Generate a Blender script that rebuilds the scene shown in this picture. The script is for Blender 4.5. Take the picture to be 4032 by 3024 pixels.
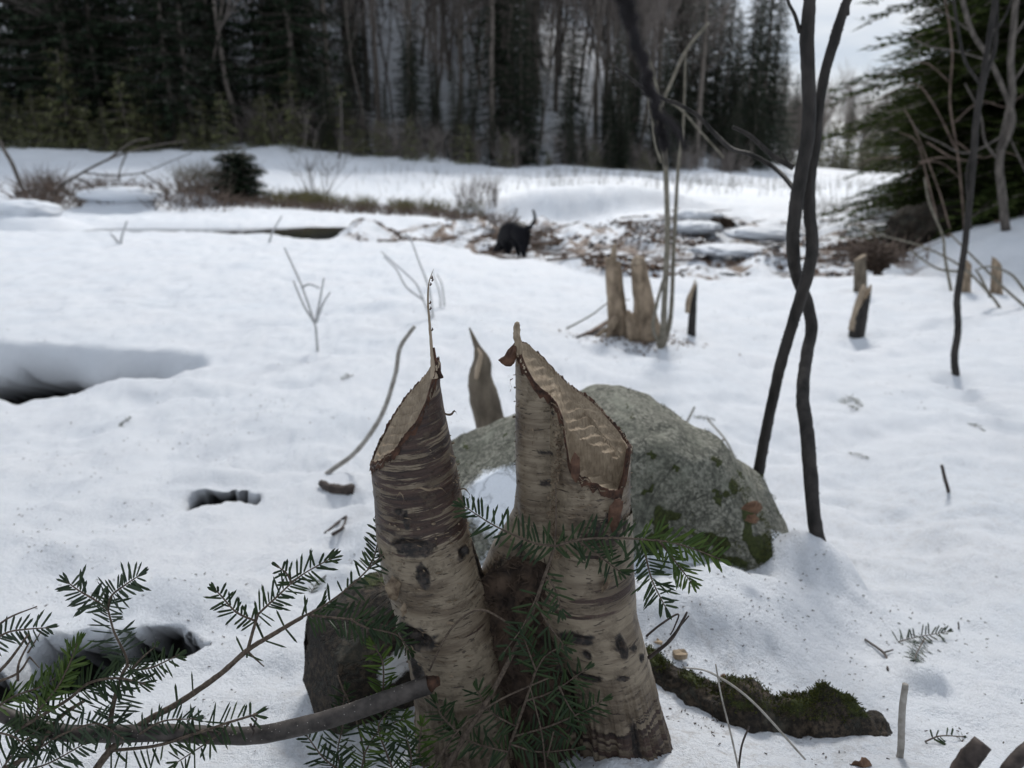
import bpy, math, random
import numpy as np
from mathutils import Vector, Matrix, noise as mn

random.seed(7); np.random.seed(7)
scene = bpy.context.scene
for o in list(bpy.data.objects): bpy.data.objects.remove(o)
C = scene.collection

# ------------------------------------------------------------------ camera
H = 1.1                      # eye height above z = 0
PITCH = math.radians(16.7)
FPX = 2912.0
cam = bpy.data.cameras.new('camera'); co = bpy.data.objects.new('camera', cam); C.objects.link(co)
co.location = (0, 0, H); co.rotation_euler = (math.radians(90) - PITCH, 0, 0)
cam.sensor_width = 36; cam.lens = 26; cam.clip_start = 0.02; cam.clip_end = 3000
cam.dof.use_dof = True; cam.dof.focus_distance = 0.775; cam.dof.aperture_fstop = 5.6
scene.camera = co

# ------------------------------------------------------------------ light
SUN_EL, SUN_ROT = 42, 12
world = bpy.data.worlds.new('World'); scene.world = world; world.use_nodes = True
wt = world.node_tree; wt.nodes.clear()
def wn(t, **k):
    n = wt.nodes.new(t)
    for a, b in k.items(): setattr(n, a, b)
    return n
sky = wn('ShaderNodeTexSky'); sky.sky_type = 'NISHITA'; sky.sun_disc = False
sky.sun_elevation = math.radians(SUN_EL); sky.sun_rotation = math.radians(SUN_ROT)
tc = wn('ShaderNodeTexCoord'); mp = wn('ShaderNodeMapping'); mp.inputs['Scale'].default_value = (1, 1, 3.2)
nz = wn('ShaderNodeTexNoise'); nz.inputs['Scale'].default_value = 3.4; nz.inputs['Detail'].default_value = 7
nz.inputs['Roughness'].default_value = .58
cr = wn('ShaderNodeValToRGB'); cr.color_ramp.elements[0].position = .36; cr.color_ramp.elements[1].position = .62
cr.color_ramp.elements[0].color = (5.6, 6.5, 7.8, 1); cr.color_ramp.elements[1].color = (9.0, 9.3, 9.8, 1)
mx = wn('ShaderNodeMix', data_type='RGBA'); mx.inputs[0].default_value = .86
bg = wn('ShaderNodeBackground'); bg.inputs['Strength'].default_value = .1; out = wn('ShaderNodeOutputWorld')
L = wt.links.new
L(tc.outputs['Generated'], mp.inputs[0]); L(mp.outputs[0], nz.inputs['Vector']); L(nz.outputs[0], cr.inputs[0])
L(sky.outputs[0], mx.inputs[6]); L(cr.outputs[0], mx.inputs[7]); L(mx.outputs[2], bg.inputs[0]); L(bg.outputs[0], out.inputs[0])
sl = bpy.data.lights.new('sun', 'SUN'); sl.energy = 2.9; sl.angle = math.radians(10); sl.color = (1, .965, .92)
so = bpy.data.objects.new('sun', sl); C.objects.link(so)
e, r_ = math.radians(SUN_EL), math.radians(SUN_ROT)
sd = Vector((math.sin(r_) * math.cos(e), math.cos(r_) * math.cos(e), math.sin(e)))
so.rotation_euler = (-sd).to_track_quat('-Z', 'Y').to_euler(); so.location = sd * 50
scene.view_settings.view_transform = 'Standard'; scene.view_settings.look = 'None'
scene.view_settings.gamma = 1; scene.view_settings.use_curve_mapping = False
scene.view_settings.exposure = -0.08
scene.render.engine = 'CYCLES'
scene.cycles.max_bounces = 6; scene.cycles.diffuse_bounces = 3; scene.cycles.glossy_bounces = 2
scene.cycles.transmission_bounces = 3; scene.cycles.transparent_max_bounces = 4
scene.cycles.caustics_reflective = False; scene.cycles.caustics_refractive = False

# ------------------------------------------------------------------ projection helpers (photo pixel + distance -> place)
cP, sP = math.cos(PITCH), math.sin(PITCH)
def R(py):                   # slope z/y of the line of sight through row py
    v = (1512 - py) / FPX
    return (v * cP - sP) / (cP + v * sP)
def P(px, py, y):
    v = (1512 - py) / FPX; t = y / (cP + v * sP)
    return Vector(((px - 2016) / FPX * t, y, H + (-sP + v * cP) * t))
def PXM(y, py=1900):         # metres per photo pixel at distance y
    v = (1512 - py) / FPX
    return y / (cP + v * sP) / FPX
def sstep(a, b, x):
    t = np.clip((x - a) / (b - a), 0, 1); return t * t * (3 - 2 * t)
def vnoise(x, y, seed=0):
    xi = np.floor(x).astype(np.int64); yi = np.floor(y).astype(np.int64); xf = x - xi; yf = y - yi
    def h(a, b):
        n = (a * 374761393 + b * 668265263 + seed * 974711) & 0x7fffffff
        n = ((n ^ (n >> 13)) * 1274126177) & 0x7fffffff
        return ((n ^ (n >> 16)) & 0xffff) / 65535.0
    u = xf * xf * (3 - 2 * xf); v = yf * yf * (3 - 2 * yf)
    return (h(xi, yi) * (1 - u) + h(xi + 1, yi) * u) * (1 - v) + (h(xi, yi + 1) * (1 - u) + h(xi + 1, yi + 1) * u) * v - .5
def fbm(x, y, seed=0, octv=4, gain=.5):
    s = 0; a = 1.0
    for i in range(octv):
        s = s + a * vnoise(x * 2 ** i + i * 17.3, y * 2 ** i - i * 9.1, seed + i); a *= gain
    return s

# ------------------------------------------------------------------ ground height
Z = lambda y, z: (y, z, 1)
TAB = {
 -1.6: [Z(.3, -.55), (.8, 2850), (1.2, 2400), (1.8, 2000), (2.6, 1720), (4.2, 1340), (6, 1140), (9, 990), (11.8, 880), Z(12.4, -1.1), Z(13.6, -1.2), Z(14.2, -.95), Z(20, -.5), Z(30, .6), Z(38, 2), Z(60, 12), Z(100, 34), Z(200, 80), Z(420, 120)],
 -.70: [Z(.3, -.60), (.8, 2850), (1.2, 2400), (1.8, 2000), (2.6, 1750), (3.2, 1570), (4.2, 1350), (6, 1150), (9, 1000), (11.6, 905), Z(12.1, -1.2), Z(13.4, -1.25), (14.0, 872), (17, 805), (20, 750), (30, 640), (38, 565), Z(44, 2.2), Z(60, 8.5), Z(100, 29), Z(200, 75), Z(420, 110)],
 -.35: [Z(.3, -.60), (.8, 2880), (1.1, 2500), (1.5, 2150), (2.2, 1850), (3.2, 1560), (4.3, 1350), (6, 1165), (9, 1000), (11.4, 915), Z(12.2, -1.28), Z(13.4, -1.3), (14.0, 872), (17, 815), (20, 755), (30, 650), (40, 592), Z(46, 1.6), Z(60, 6.5), Z(100, 26), Z(200, 70), Z(420, 100)],
 -.12: [Z(.3, -.56), (.72, 2980), (1.0, 2600), (1.5, 2150), (2.4, 1790), (3.2, 1560), (4.3, 1330), (6, 1170), (8.5, 1020), (10.4, 948), Z(11.2, -1.42), Z(15, -1.36), (16.4, 856), (18, 835), (20.5, 800), (24, 745), (30, 690), (45, 625), Z(52, 1.8), Z(62, 5.5), Z(100, 22), Z(200, 62), Z(420, 90)],
   .0: [Z(.3, -.56), (.72, 2990), (1.0, 2620), (1.5, 2170), (2.4, 1780), (4.2, 1345), (6, 1195), (8.2, 1070), (9.5, 1012), Z(10.4, -1.42), Z(17, -1.45), (18.2, 868), (19, 810), (20.6, 772), (24, 748), (30, 715), (48, 650), Z(54, 1.4), Z(64, 5), Z(100, 18), Z(200, 50), Z(420, 70)],
  .18: [Z(.3, -.58), (.7, 3000), (1.0, 2620), (1.45, 2230), (2.2, 1880), (4.3, 1352), (6, 1205), (7.6, 1093), Z(8.6, -1.42), Z(17, -1.45), (18.2, 868), (19, 800), (20.6, 762), (24, 750), (32, 715), (52, 668), Z(60, .4), Z(70, 3.5), Z(100, 12), Z(200, 34), Z(420, 45)],
  .36: [Z(.3, -.60), (.7, 3000), (1.0, 2650), (1.3, 2440), (1.65, 2215), (2.2, 1960), (3, 1660), (4.5, 1390), (6, 1220), (7.4, 1088), Z(8.3, -1.38), Z(15, -1.42), (16.5, 880), (20, 800), (26, 755), (34, 722), (62, 690), Z(80, -.6), Z(110, .5), Z(200, 5), Z(420, 12)],
  .50: [Z(.3, -.60), (.7, 3040), (1.0, 2680), (1.4, 2350), (1.8, 2130), (2.5, 1830), (4.2, 1420), (5.5, 1240), (7.2, 1085), Z(8.3, -1.32), Z(11, -1.32), (13, 905), (18, 815), (26, 760), (36, 728), (64, 702), Z(80, -1.1), Z(110, .3), Z(200, 4), Z(420, 11)],
  .72: [Z(.3, -.62), (.7, 3070), (1.0, 2700), (1.5, 2250), (2.5, 1800), (4, 1420), (5.5, 1220), (7.2, 1090), (8.2, 1010), Z(10, -1.0), Z(14, -.95), Z(18, -.8), Z(30, -.5), Z(60, 1), Z(100, 7), Z(200, 25), Z(420, 40)],
 1.6: [Z(.3, -.62), (.7, 3070), (1.0, 2700), (1.5, 2250), (2.5, 1800), (4, 1400), (5.5, 1190), (7.2, 1040), Z(9, -.9), Z(14, -.6), Z(18, -.4), Z(30, .4), Z(60, 3), Z(100, 12), Z(200, 40), Z(420, 55)],
}
QS = sorted(TAB); LG = np.linspace(math.log(.3), math.log(420), 1800)
rows_ = []
for q in QS:
    ys = []; zs = []
    for t in TAB[q]:
        ys.append(math.log(t[0])); zs.append(t[1] if len(t) == 3 else t[0] * R(t[1]))
    zz = np.interp(LG, ys, zs); k = np.exp(-np.linspace(-2.5, 2.5, 27) ** 2); k /= k.sum()
    rows_.append(np.convolve(np.pad(zz, 13, mode='edge'), k, 'valid'))
ZT = np.array(rows_); QA = np.array(QS)
# hollows: (px, py of centre, distance, radius x, radius y, depth, undercut, edge sharpness)
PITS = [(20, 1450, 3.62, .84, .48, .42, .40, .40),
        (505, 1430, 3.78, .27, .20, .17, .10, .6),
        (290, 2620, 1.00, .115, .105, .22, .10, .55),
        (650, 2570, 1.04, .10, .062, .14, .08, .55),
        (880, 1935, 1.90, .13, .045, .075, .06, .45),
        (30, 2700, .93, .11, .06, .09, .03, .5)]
pit_xy = []
for p in PITS:
    w = P(p[0], p[1], p[2]); pit_xy.append((w.x, p[2]) + p[3:])
def base_ground(x, y):
    x = np.asarray(x, float); y = np.asarray(y, float)
    yy = np.clip(y, .3, 419); f = (np.log(yy) - LG[0]) / (LG[-1] - LG[0]) * (len(LG) - 1)
    i = np.clip(f.astype(int), 0, len(LG) - 2); w = f - i
    q = np.clip(x / np.maximum(yy, .75), QA[0], QA[-1] - 1e-6); j = np.clip(np.searchsorted(QA, q, side='right') - 1, 0, len(QA) - 2)
    t = (q - QA[j]) / (QA[j + 1] - QA[j]); t = t * t * (3 - 2 * t) * .6 + t * .4
    a = ZT[j, i] * (1 - w) + ZT[j, i + 1] * w; b = ZT[j + 1, i] * (1 - w) + ZT[j + 1, i + 1] * w
    return a * (1 - t) + b * t + H
def creek_mask(x, y):
    q = x / np.maximum(y, 1); n = fbm(x * .35, y * .35, 5, 3) * 1.2
    near = np.interp(q, [-1.2, -.35, -.12, 0, .18, .36, .5, .62], [12, 11.9, 11, 10.0, 8.2, 7.9, 7.7, 8.0])
    far = np.interp(q, [-1.2, -.35, -.12, 0, .18, .36, .5, .62], [13.6, 13.7, 15.4, 17.4, 17.6, 15.6, 12.4, 9.0])
    return sstep(0, .5, y - near + n * .2) * (1 - sstep(-.6, .5, y - far + n)) * sstep(-.34, -.1, q) * (1 - sstep(.5, .6, q))
MOUNDS = []  # (x, y, rx, ry, h)
def addm(px, py, y, rx, ry, h):
    w = P(px, py, y); MOUNDS.append((w.x, y, rx, ry, h))
addm(4150, 900, 9.0, 2.1, 1.3, .42)      # snowy knoll at the right
addm(60, 800, 13.3, 1.1, .6, .34)        # snow-capped lumps at the left
addm(300, 700, 19, 3, 2, .12)
addm(470, 770, 16.2, .75, .45, .33)
addm(720, 740, 17.3, .8, .5, .25)
addm(2330, 790, 18.9, 2.7, .9, .48)
addm(2650, 830, 17.4, 1.7, .8, .28)
addm(3250, 860, 15.6, 1.6, .8, .2)
addm(2350, 2300, 1.12, .34, .13, .05)    # snow banked against the boulder
addm(3010, 2230, 1.28, .20, .15, .12)
addm(3160, 2330, 1.40, .13, .13, .10)
addm(2750, 2350, 1.12, .20, .12, .07)
addm(1900, 2150, 1.15, .13, .14, .05)
addm(2650, 2500, 1.0, .2, .10, .02)
addm(590, 1450, 3.32, .28, .14, .07)
addm(850, 2420, 1.22, .16, .1, .05)
addm(1010, 2500, 1.02, .16, .05, .02)
addm(1500, 1700, 2.6, .5, .3, .05)
addm(880, 1880, 2.08, .14, .07, .045)
addm(1500, 2080, 1.55, .16, .1, .05)
MOUNDS.append((-2.5, 12.8, .5, 1.6, .34))
addm(3640, 2660, .97, .035, .035, .035); addm(3600, 2560, 1.03, .05, .03, .02)
for a_, b_, c_, h_ in ((3243, 2215, 1.65, .045), (3765, 1490, 3.6, .05), (2604, 1385, 4.1, .05), (2500, 1360, 4.2, .06), (3375, 1330, 4.7, .05)): addm(a_, b_, c_, .05 * c_ ** .5, .06 * c_ ** .5, -h_)
rng = np.random.RandomState(11)
DENTS = []
for _ in range(230):
    y = math.exp(rng.uniform(math.log(1.2), math.log(7.5))); x = rng.uniform(-.72, .72) * y
    s = rng.uniform(.02, .055) * y ** .6
    DENTS.append((x, y, s * rng.uniform(1, 2.4), s * rng.uniform(.7, 1.3), rng.uniform(.006, .022) * y ** .4 * (-1 if rng.rand() < .75 else .8)))
for a_, b_, c_ in ((1400, 2050, 1.62), (1320, 2120, 1.50), (1230, 2190, 1.40), (1140, 2260, 1.32), (1040, 2330, 1.24), (960, 2400, 1.18), (1330, 1940, 1.88), (1160, 1480, 3.4), (820, 1560, 3.2), (330, 1720, 2.7), (1000, 1640, 2.9), (1180, 1400, 3.9), (2620, 1460, 3.7), (3300, 1930, 2.3), (3500, 2050, 1.95)):
    w_ = P(a_, b_, c_); DENTS.append((w_.x, c_, .055 * c_ ** .6, .028 * c_ ** .6, -.024 * c_ ** .4))
def ground(x, y, fine=True, parts=False):
    x = np.asarray(x, float); y = np.asarray(y, float)
    z = base_ground(x, y)
    for (cx, cy, rx, ry, h) in MOUNDS:
        d = ((x - cx) / rx) ** 2 + ((y - cy) / ry) ** 2
        z = z + h * np.exp(-d * d * .8 - d * .35)
    yc = np.clip(y, .4, 60)
    z = z + fbm(x * 1.1, y * 1.1, 3, 3) * .055 * np.minimum(1, yc / 2.5) + fbm(x * 5, y * 4, 9, 3) * .033 * np.minimum(1, yc / 1.2)
    z = z + (fbm(x * 14, y * 12, 21, 4, .6) * .014 + .020 * np.maximum(0, fbm(x * 7 + 9, y * 9, 27, 3) - .12)) * (.55 + .45 * np.clip(yc / 1.5, 0, 1))
    if fine:
        for (cx, cy, rx, ry, h) in DENTS:
            d = ((x - cx) / rx) ** 2 + ((y - cy) / ry) ** 2
            z = z + h * np.exp(-d)
        z = z + fbm(x * 60, y * 55, 33, 3) * .0050 * np.clip(1.4 - yc / 6, .3, 1)
    cm = creek_mask(x, y)
    z = z + cm * (fbm(x * 1.3, y * .8, 41, 4, .6) * .30 + .03)
    z = z + sstep(20, 26, y) * (1 - sstep(60, 70, y)) * fbm(x * .25, y * .2, 50, 4) * .35
    z = z + sstep(66, 95, y) * fbm(x * .06, y * .06, 51, 3) * 4
    und = np.zeros_like(z); pit_shade = np.zeros_like(z)
    for (cx, cy, rx, ry, dp, uc, sh) in pit_xy:
        n = fbm((x - cx) / rx * 2.0 + 5, (y - cy) / ry * 1.0 + cx, 60, 2, .5) * .55 + fbm((x - cx) / rx * 5, (y - cy) / ry * 1.5, 61, 1) * (.14 if cy > 3 else .0)
        d = np.sqrt(((x - cx) / rx) ** 2 + ((y - cy) / ry) ** 2) + n
        w = 1 - sstep(sh, 1.0, d)
        z = z - dp * w
        und = und + uc * (sstep(.45, 1.0, w) if cy > 3 else sstep(.12, .6, w)) * sstep(-.3, .5, (y - cy) / ry)
        pit_shade = np.maximum(pit_shade, sstep(.66, .86, w) if cy > 3 else sstep(.26, .5, w))  # mask for the painted darkness inside the hollows
    if parts: return z, und, pit_shade, cm
    return z
def gz(x, y): return float(ground(np.array([x]), np.array([y]))[0])
_gx = np.linspace(-1.2, 1.6, 420); _gy = np.linspace(.5, 2.4, 320); _GG = ground(*np.meshgrid(_gx, _gy))
def gq(x, y):                # quick look-up of the near ground
    i = min(max(int((x + 1.2) / 2.8 * 419 + .5), 0), 419); j = min(max(int((y - .5) / 1.9 * 319 + .5), 0), 319); return float(_GG[j, i])
YS = np.exp(np.linspace(math.log(.45), math.log(90), 1500))
def G(px, py, ymin=.45):
    v = (1512 - py) / FPX; t = YS / (cP + v * sP); x = (px - 2016) / FPX * t; z = H + (-sP + v * cP) * t
    hit = np.nonzero((ground(x, YS) > z) & (YS > ymin))[0]
    i = hit[0] if len(hit) else 1499
    return Vector((float(x[i]), float(YS[i]), float(z[i])))

# ------------------------------------------------------------------ materials
def nodes(name):
    m = bpy.data.materials.new(name); m.use_nodes = True
    nt = m.node_tree; b = nt.nodes['Principled BSDF']
    return m, nt, b
def nn(nt, t, ins=None, **k):
    n = nt.nodes.new(t)
    for a, b in k.items(): setattr(n, a, b)
    for a, b in (ins or {}).items():
        if isinstance(b, bpy.types.NodeSocket): nt.links.new(b, n.inputs[a])
        else: n.inputs[a].default_value = b
    return n
def ramp(nt, fac, stops, interp='LINEAR'):
    n = nt.nodes.new('ShaderNodeValToRGB'); cr = n.color_ramp; cr.interpolation = interp
    while len(cr.elements) < len(stops): cr.elements.new(.5)
    for e_, (p, c) in zip(cr.elements, stops):
        e_.position = p; e_.color = (c, c, c, 1) if isinstance(c, (int, float)) else tuple(c) + (1,)
    nt.links.new(fac, n.inputs[0]); return n.outputs[0]
def mixc(nt, f, a, b):
    n = nt.nodes.new('ShaderNodeMix'); n.data_type = 'RGBA'
    for i, s in ((0, f), (6, a), (7, b)):
        if isinstance(s, bpy.types.NodeSocket): nt.links.new(s, n.inputs[i])
        elif i == 0: n.inputs[0].default_value = s
        else: n.inputs[i].default_value = tuple(s) + (1,)
    return n.outputs[2]
def math_(nt, op, a, b=0.0):
    n = nt.nodes.new('ShaderNodeMath'); n.operation = op
    for i, s in ((0, a), (1, b)):
        if isinstance(s, bpy.types.NodeSocket): nt.links.new(s, n.inputs[i])
        else: n.inputs[i].default_value = s
    return n.outputs[0]
def noise_(nt, vec, scale, detail=4, rough=.55, mscale=None):
    if mscale: vec = nn(nt, 'ShaderNodeMapping', {0: vec, 'Scale': mscale}).outputs[0]
    return nn(nt, 'ShaderNodeTexNoise', {'Vector': vec, 'Scale': scale, 'Detail': detail, 'Roughness': rough}).outputs[0]
def bump(nt, b, h, strength, dist):
    n = nn(nt, 'ShaderNodeBump', {'Height': h, 'Strength': strength, 'Distance': dist}); nt.links.new(n.outputs[0], b.inputs['Normal'])
def simple(name, c1, c2, scale=30, rough=.8, bs=.4, bd=.002, mscale=None, detail=5, spec=.3, pos=(.35, .65)):
    m, nt, b = nodes(name); o = nn(nt, 'ShaderNodeTexCoord').outputs['Object']
    n = noise_(nt, o, scale, detail, .6, mscale)
    nt.links.new(ramp(nt, n, [(pos[0], c1), (pos[1], c2)]), b.inputs['Base Color'])
    b.inputs['Roughness'].default_value = rough; b.inputs['Specular IOR Level'].default_value = spec
    if bs: bump(nt, b, n, bs, bd)
    return m

def snow_material():
    m, nt, b = nodes('snow'); o = nn(nt, 'ShaderNodeTexCoord').outputs['Object']
    at = lambda s: nn(nt, 'ShaderNodeAttribute', attribute_name=s).outputs['Fac']
    base = ramp(nt, noise_(nt, o, 1.7, 5), [(.3, (.80, .845, .90)), (.7, (.86, .885, .925))])
    # painted grain shade, then flecks of bark and needle crumbs where litter fell
    grain_shade = math_(nt, 'MULTIPLY', ramp(nt, noise_(nt, o, 230, 3, .8), [(.44, 0), (.60, 1)]), ramp(nt, noise_(nt, o, 5, 4, .6), [(.42, .12), (.66, .6)]))
    base = mixc(nt, math_(nt, 'MULTIPLY', grain_shade, .6), base, (.50, .53, .58))  # grey shadow between snow grains, painted into the colour
    fl = noise_(nt, o, 190, 2, .5); gr = noise_(nt, o, 7, 4, .6)
    fm = math_(nt, 'MULTIPLY', ramp(nt, fl, [(.66, 0), (.72, 1)]), ramp(nt, gr, [(.5, 0), (.68, .8)]))
    base = mixc(nt, math_(nt, 'MULTIPLY', fm, .55), base, (.16, .11, .07))
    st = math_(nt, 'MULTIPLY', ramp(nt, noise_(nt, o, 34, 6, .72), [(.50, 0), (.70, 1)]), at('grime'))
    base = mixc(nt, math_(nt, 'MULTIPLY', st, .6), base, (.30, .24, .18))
    # creek bed: drowned leaves and ice
    lv = noise_(nt, o, 2.1, 7, .68, (1, .55, 1)); li = noise_(nt, o, 26, 3, .6)
    leaf = ramp(nt, li, [(.3, (.045, .032, .022)), (.5, (.15, .085, .05)), (.68, (.30, .25, .21))])
    cmk = math_(nt, 'MULTIPLY', ramp(nt, lv, [(.505, 0), (.55, 1)]), at('creek'))
    base = mixc(nt, cmk, base, leaf)
    ice = math_(nt, 'MULTIPLY', ramp(nt, noise_(nt, o, 1.6, 6, .65, (1, .4, 1)), [(.5, 0), (.6, 1)]), at('creek'))
    base = mixc(nt, math_(nt, 'MULTIPLY', ice, .55), base, (.40, .43, .47))
    base = mixc(nt, at('pit_shade'), base, (.012, .012, .011))  # black shade of the undercut hollows, painted into the snow colour
    lit = math_(nt, 'MULTIPLY', ramp(nt, noise_(nt, o, .35, 6, .7), [(.40, 0), (.58, 1)]), at('forest'))
    base = mixc(nt, math_(nt, 'MULTIPLY', lit, .25), base, (.10, .085, .07))
    nt.links.new(base, b.inputs['Base Color'])
    b.inputs['Roughness'].default_value = .62; b.inputs['Specular IOR Level'].default_value = .35
    b.inputs['Subsurface Weight'].default_value = 0
    h = math_(nt, 'ADD', math_(nt, 'MULTIPLY', noise_(nt, o, 420, 2, .6), .35), noise_(nt, o, 110, 5, .75))
    bump(nt, b, h, 1.0, .011)
    return m
M = {}
M['snow'] = snow_material()
def bark_birch(name, red, v0=.0):
    m, nt, b = nodes(name); uv = nn(nt, 'ShaderNodeUVMap', uv_map='UVMap').outputs[0]; o = nn(nt, 'ShaderNodeTexCoord').outputs['Object']
    wob = noise_(nt, o, 18, 3); 
    bands = noise_(nt, uv, 1.0, 5, .62, (9, 105, 1)); band2 = noise_(nt, uv, 1.0, 4, .6, (30, 330, 1)); big = noise_(nt, uv, 1.0, 3, .5, (14, 22, 1))
    s = math_(nt, 'ADD', math_(nt, 'MULTIPLY', bands, .72), math_(nt, 'MULTIPLY', band2, .28))
    rd = nn(nt, 'ShaderNodeAttribute', attribute_name='red').outputs['Fac']
    pale = ramp(nt, math_(nt, 'ADD', math_(nt, 'MULTIPLY', s, .5), math_(nt, 'MULTIPLY', big, .5)), [(.36, (.046, .032, .022)), (.45, (.13, .098, .066)), (.55, (.24, .195, .137)), (.68, (.09, .066, .045))])
    rcol = ramp(nt, noise_(nt, uv, 1.0, 3, .6, (12, 160, 1)), [(.35, (.017, .009, .007)), (.55, (.045, .024, .017)), (.72, (.075, .045, .033))])
    rm = ramp(nt, math_(nt, 'ADD', s, math_(nt, 'MULTIPLY', math_(nt, 'SUBTRACT', rd, .5), .34)), [(.525, 0), (.560, 1)])
    col = mixc(nt, rm, pale, rcol)
    len_ = noise_(nt, uv, 1.0, 3, .5, (75, 300, 1))
    lm = ramp(nt, len_, [(.635, 0), (.655, 1)])
    col = mixc(nt, math_(nt, 'MULTIPLY', lm, .85), col, (.05, .036, .027))
    st = ramp(nt, noise_(nt, o, 55, 6, .7), [(.52, 0), (.66, 1)])
    col = mixc(nt, math_(nt, 'MULTIPLY', st, .6), col, (.10, .075, .05))
    wm = nn(nt, 'ShaderNodeAttribute', attribute_name='scar').outputs['Fac']
    col = mixc(nt, wm, col, ramp(nt, noise_(nt, o, 160, 5, .7), [(.45, (.008, .006, .005)), (.72, (.075, .052, .038))]))
    nt.links.new(col, b.inputs['Base Color']); b.inputs['Roughness'].default_value = .48; b.inputs['Specular IOR Level'].default_value = .4
    h = math_(nt, 'ADD', math_(nt, 'MULTIPLY', s, 1.0), math_(nt, 'MULTIPLY', lm, .35)); h = math_(nt, 'ADD', h, math_(nt, 'MULTIPLY', st, .3))
    bump(nt, b, h, 1.0, .0032)
    return m
M['birch'] = bark_birch('birch_bark', 0.045); M['birch2'] = bark_birch('birch_bark_pale', -.005)
def gnaw():
    m, nt, b = nodes('gnawed_wood'); o = nn(nt, 'ShaderNodeTexCoord').outputs['Object']
    n = noise_(nt, o, 70, 5, .65); g = noise_(nt, o, 1.0, 4, .6, (520, 520, 60))
    col = ramp(nt, n, [(.3, (.175, .132, .088)), (.6, (.28, .222, .155)), (.75, (.35, .29, .215))])
    col = mixc(nt, ramp(nt, g, [(.45, 0), (.65, .5)]), col, (.10, .072, .05))
    nt.links.new(col, b.inputs['Base Color']); b.inputs['Roughness'].default_value = .75; b.inputs['Specular IOR Level'].default_value = .25
    bump(nt, b, math_(nt, 'ADD', n, g), .5, .001); return m
M['wood'] = gnaw()
M['inner'] = simple('inner_bark', (.016, .008, .005), (.085, .040, .024), 120, .8, .7, .002)
M['curl'] = simple('curled_bark', (.07, .045, .028), (.24, .185, .125), 90, .6, .2, .001)
M['curl_red'] = simple('red_bark_flap', (.045, .021, .013), (.13, .068, .042), 90, .7, .5, .001)
M['twig'] = simple('fir_twig', (.040, .028, .021), (.12, .092, .068), 260, .8, .6, .0006)
M['twig_dark'] = simple('dark_twig', (.02, .015, .013), (.075, .058, .05), 90, .7, .5, .001)
M['stick'] = simple('speckled_branch_bark', (.020, .0165, .0145), (.075, .064, .057), 60, .55, .5, .001, (1, 1, 1))
M['sapling'] = simple('sapling_bark', (.010, .009, .008), (.038, .033, .030), 45, .7, 1.0, .005, (1, 1, .35), spec=.3)
M['grey_bark'] = simple('grey_bark', (.055, .048, .042), (.155, .135, .118), 20, .85, .5, .004, (1, 1, .3))
M['frost_twig'] = simple('frosted_weed', (.34, .34, .34), (.50, .50, .50), 60, .8, 0)
M['pale_twig'] = simple('pale_dry_twig', (.20, .185, .16), (.36, .34, .31), 60, .8, 0)
M['olive_twig'] = simple('olive_sapling_bark', (.11, .10, .075), (.22, .20, .16), 30, .8, 0)
def needle_mat(name, c1, c2, spec=.35, tr=.0):
    m, nt, b = nodes(name); r = nn(nt, 'ShaderNodeNewGeometry').outputs['Random Per Island']
    nt.links.new(ramp(nt, r, [(0, c1), (1, c2)]), b.inputs['Base Color']); b.inputs['Roughness'].default_value = .42
    b.inputs['Specular IOR Level'].default_value = spec
    return m
M['needle'] = needle_mat('fir_needles', (.008, .020, .006), (.026, .044, .013), .2)
M['needle_y'] = needle_mat('fresh_fir_needles', (.024, .048, .006), (.055, .088, .012), .2)
M['needle_blue'] = needle_mat('grey_green_fir_needles', (.012, .025, .012), (.036, .054, .028), .22)
M['far_spruce'] = needle_mat('spruce_foliage', (.014, .024, .015), (.042, .056, .034), .05)
M['far_pine'] = needle_mat('olive_foliage', (.10, .11, .045), (.19, .19, .095), .15)
M['far_grey'] = needle_mat('grey_green_foliage', (.085, .09, .075), (.17, .17, .145), .05)
M['hemlock'] = needle_mat('hemlock_foliage', (.026, .042, .014), (.085, .105, .036), .0)
M['trunk'] = simple('forest_trunk_bark', (.10, .085, .072), (.22, .19, .165), 6, .9, 0)
M['far_twig'] = simple('hardwood_twigs', (.17, .145, .13), (.27, .235, .21), 3, .9, 0)
M['brush'] = simple('dead_brush', (.07, .05, .04), (.20, .15, .12), 6, .9, 0)
M['sedge'] = simple('sedge', (.10, .10, .04), (.22, .19, .09), 3, .9, 0)
M['leaf'] = simple('dead_leaf', (.07, .035, .02), (.19, .11, .065), 60, .7, .3, .001)
M['chip'] = simple('wood_chip', (.22, .16, .10), (.42, .33, .23), 60, .7, .4, .001)
M['stump_dark'] = simple('brown_stump_bark', (.075, .060, .044), (.17, .14, .105), 22, .85, .8, .004, (1, 1, .45))
M['old_wood'] = simple('weathered_cut_wood', (.20, .155, .11), (.40, .32, .235), 25, .8, .5, .003, (1, 1, .4))
M['stump_bark'] = simple('greyish_stump_bark', (.12, .09, .062), (.36, .28, .20), 22, .85, .8, .006, (1, 1, .45))
M['litter'] = simple('forest_litter', (.018, .012, .009), (.075, .05, .034), 60, .9, .6, .003)
M['ice'] = simple('icy_snow', (.62, .66, .70), (.80, .84, .88), 50, .25, .5, .003, spec=.6)
M['moss'] = needle_mat('moss_tufts', (.022, .030, .009), (.085, .088, .02), .1)
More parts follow.
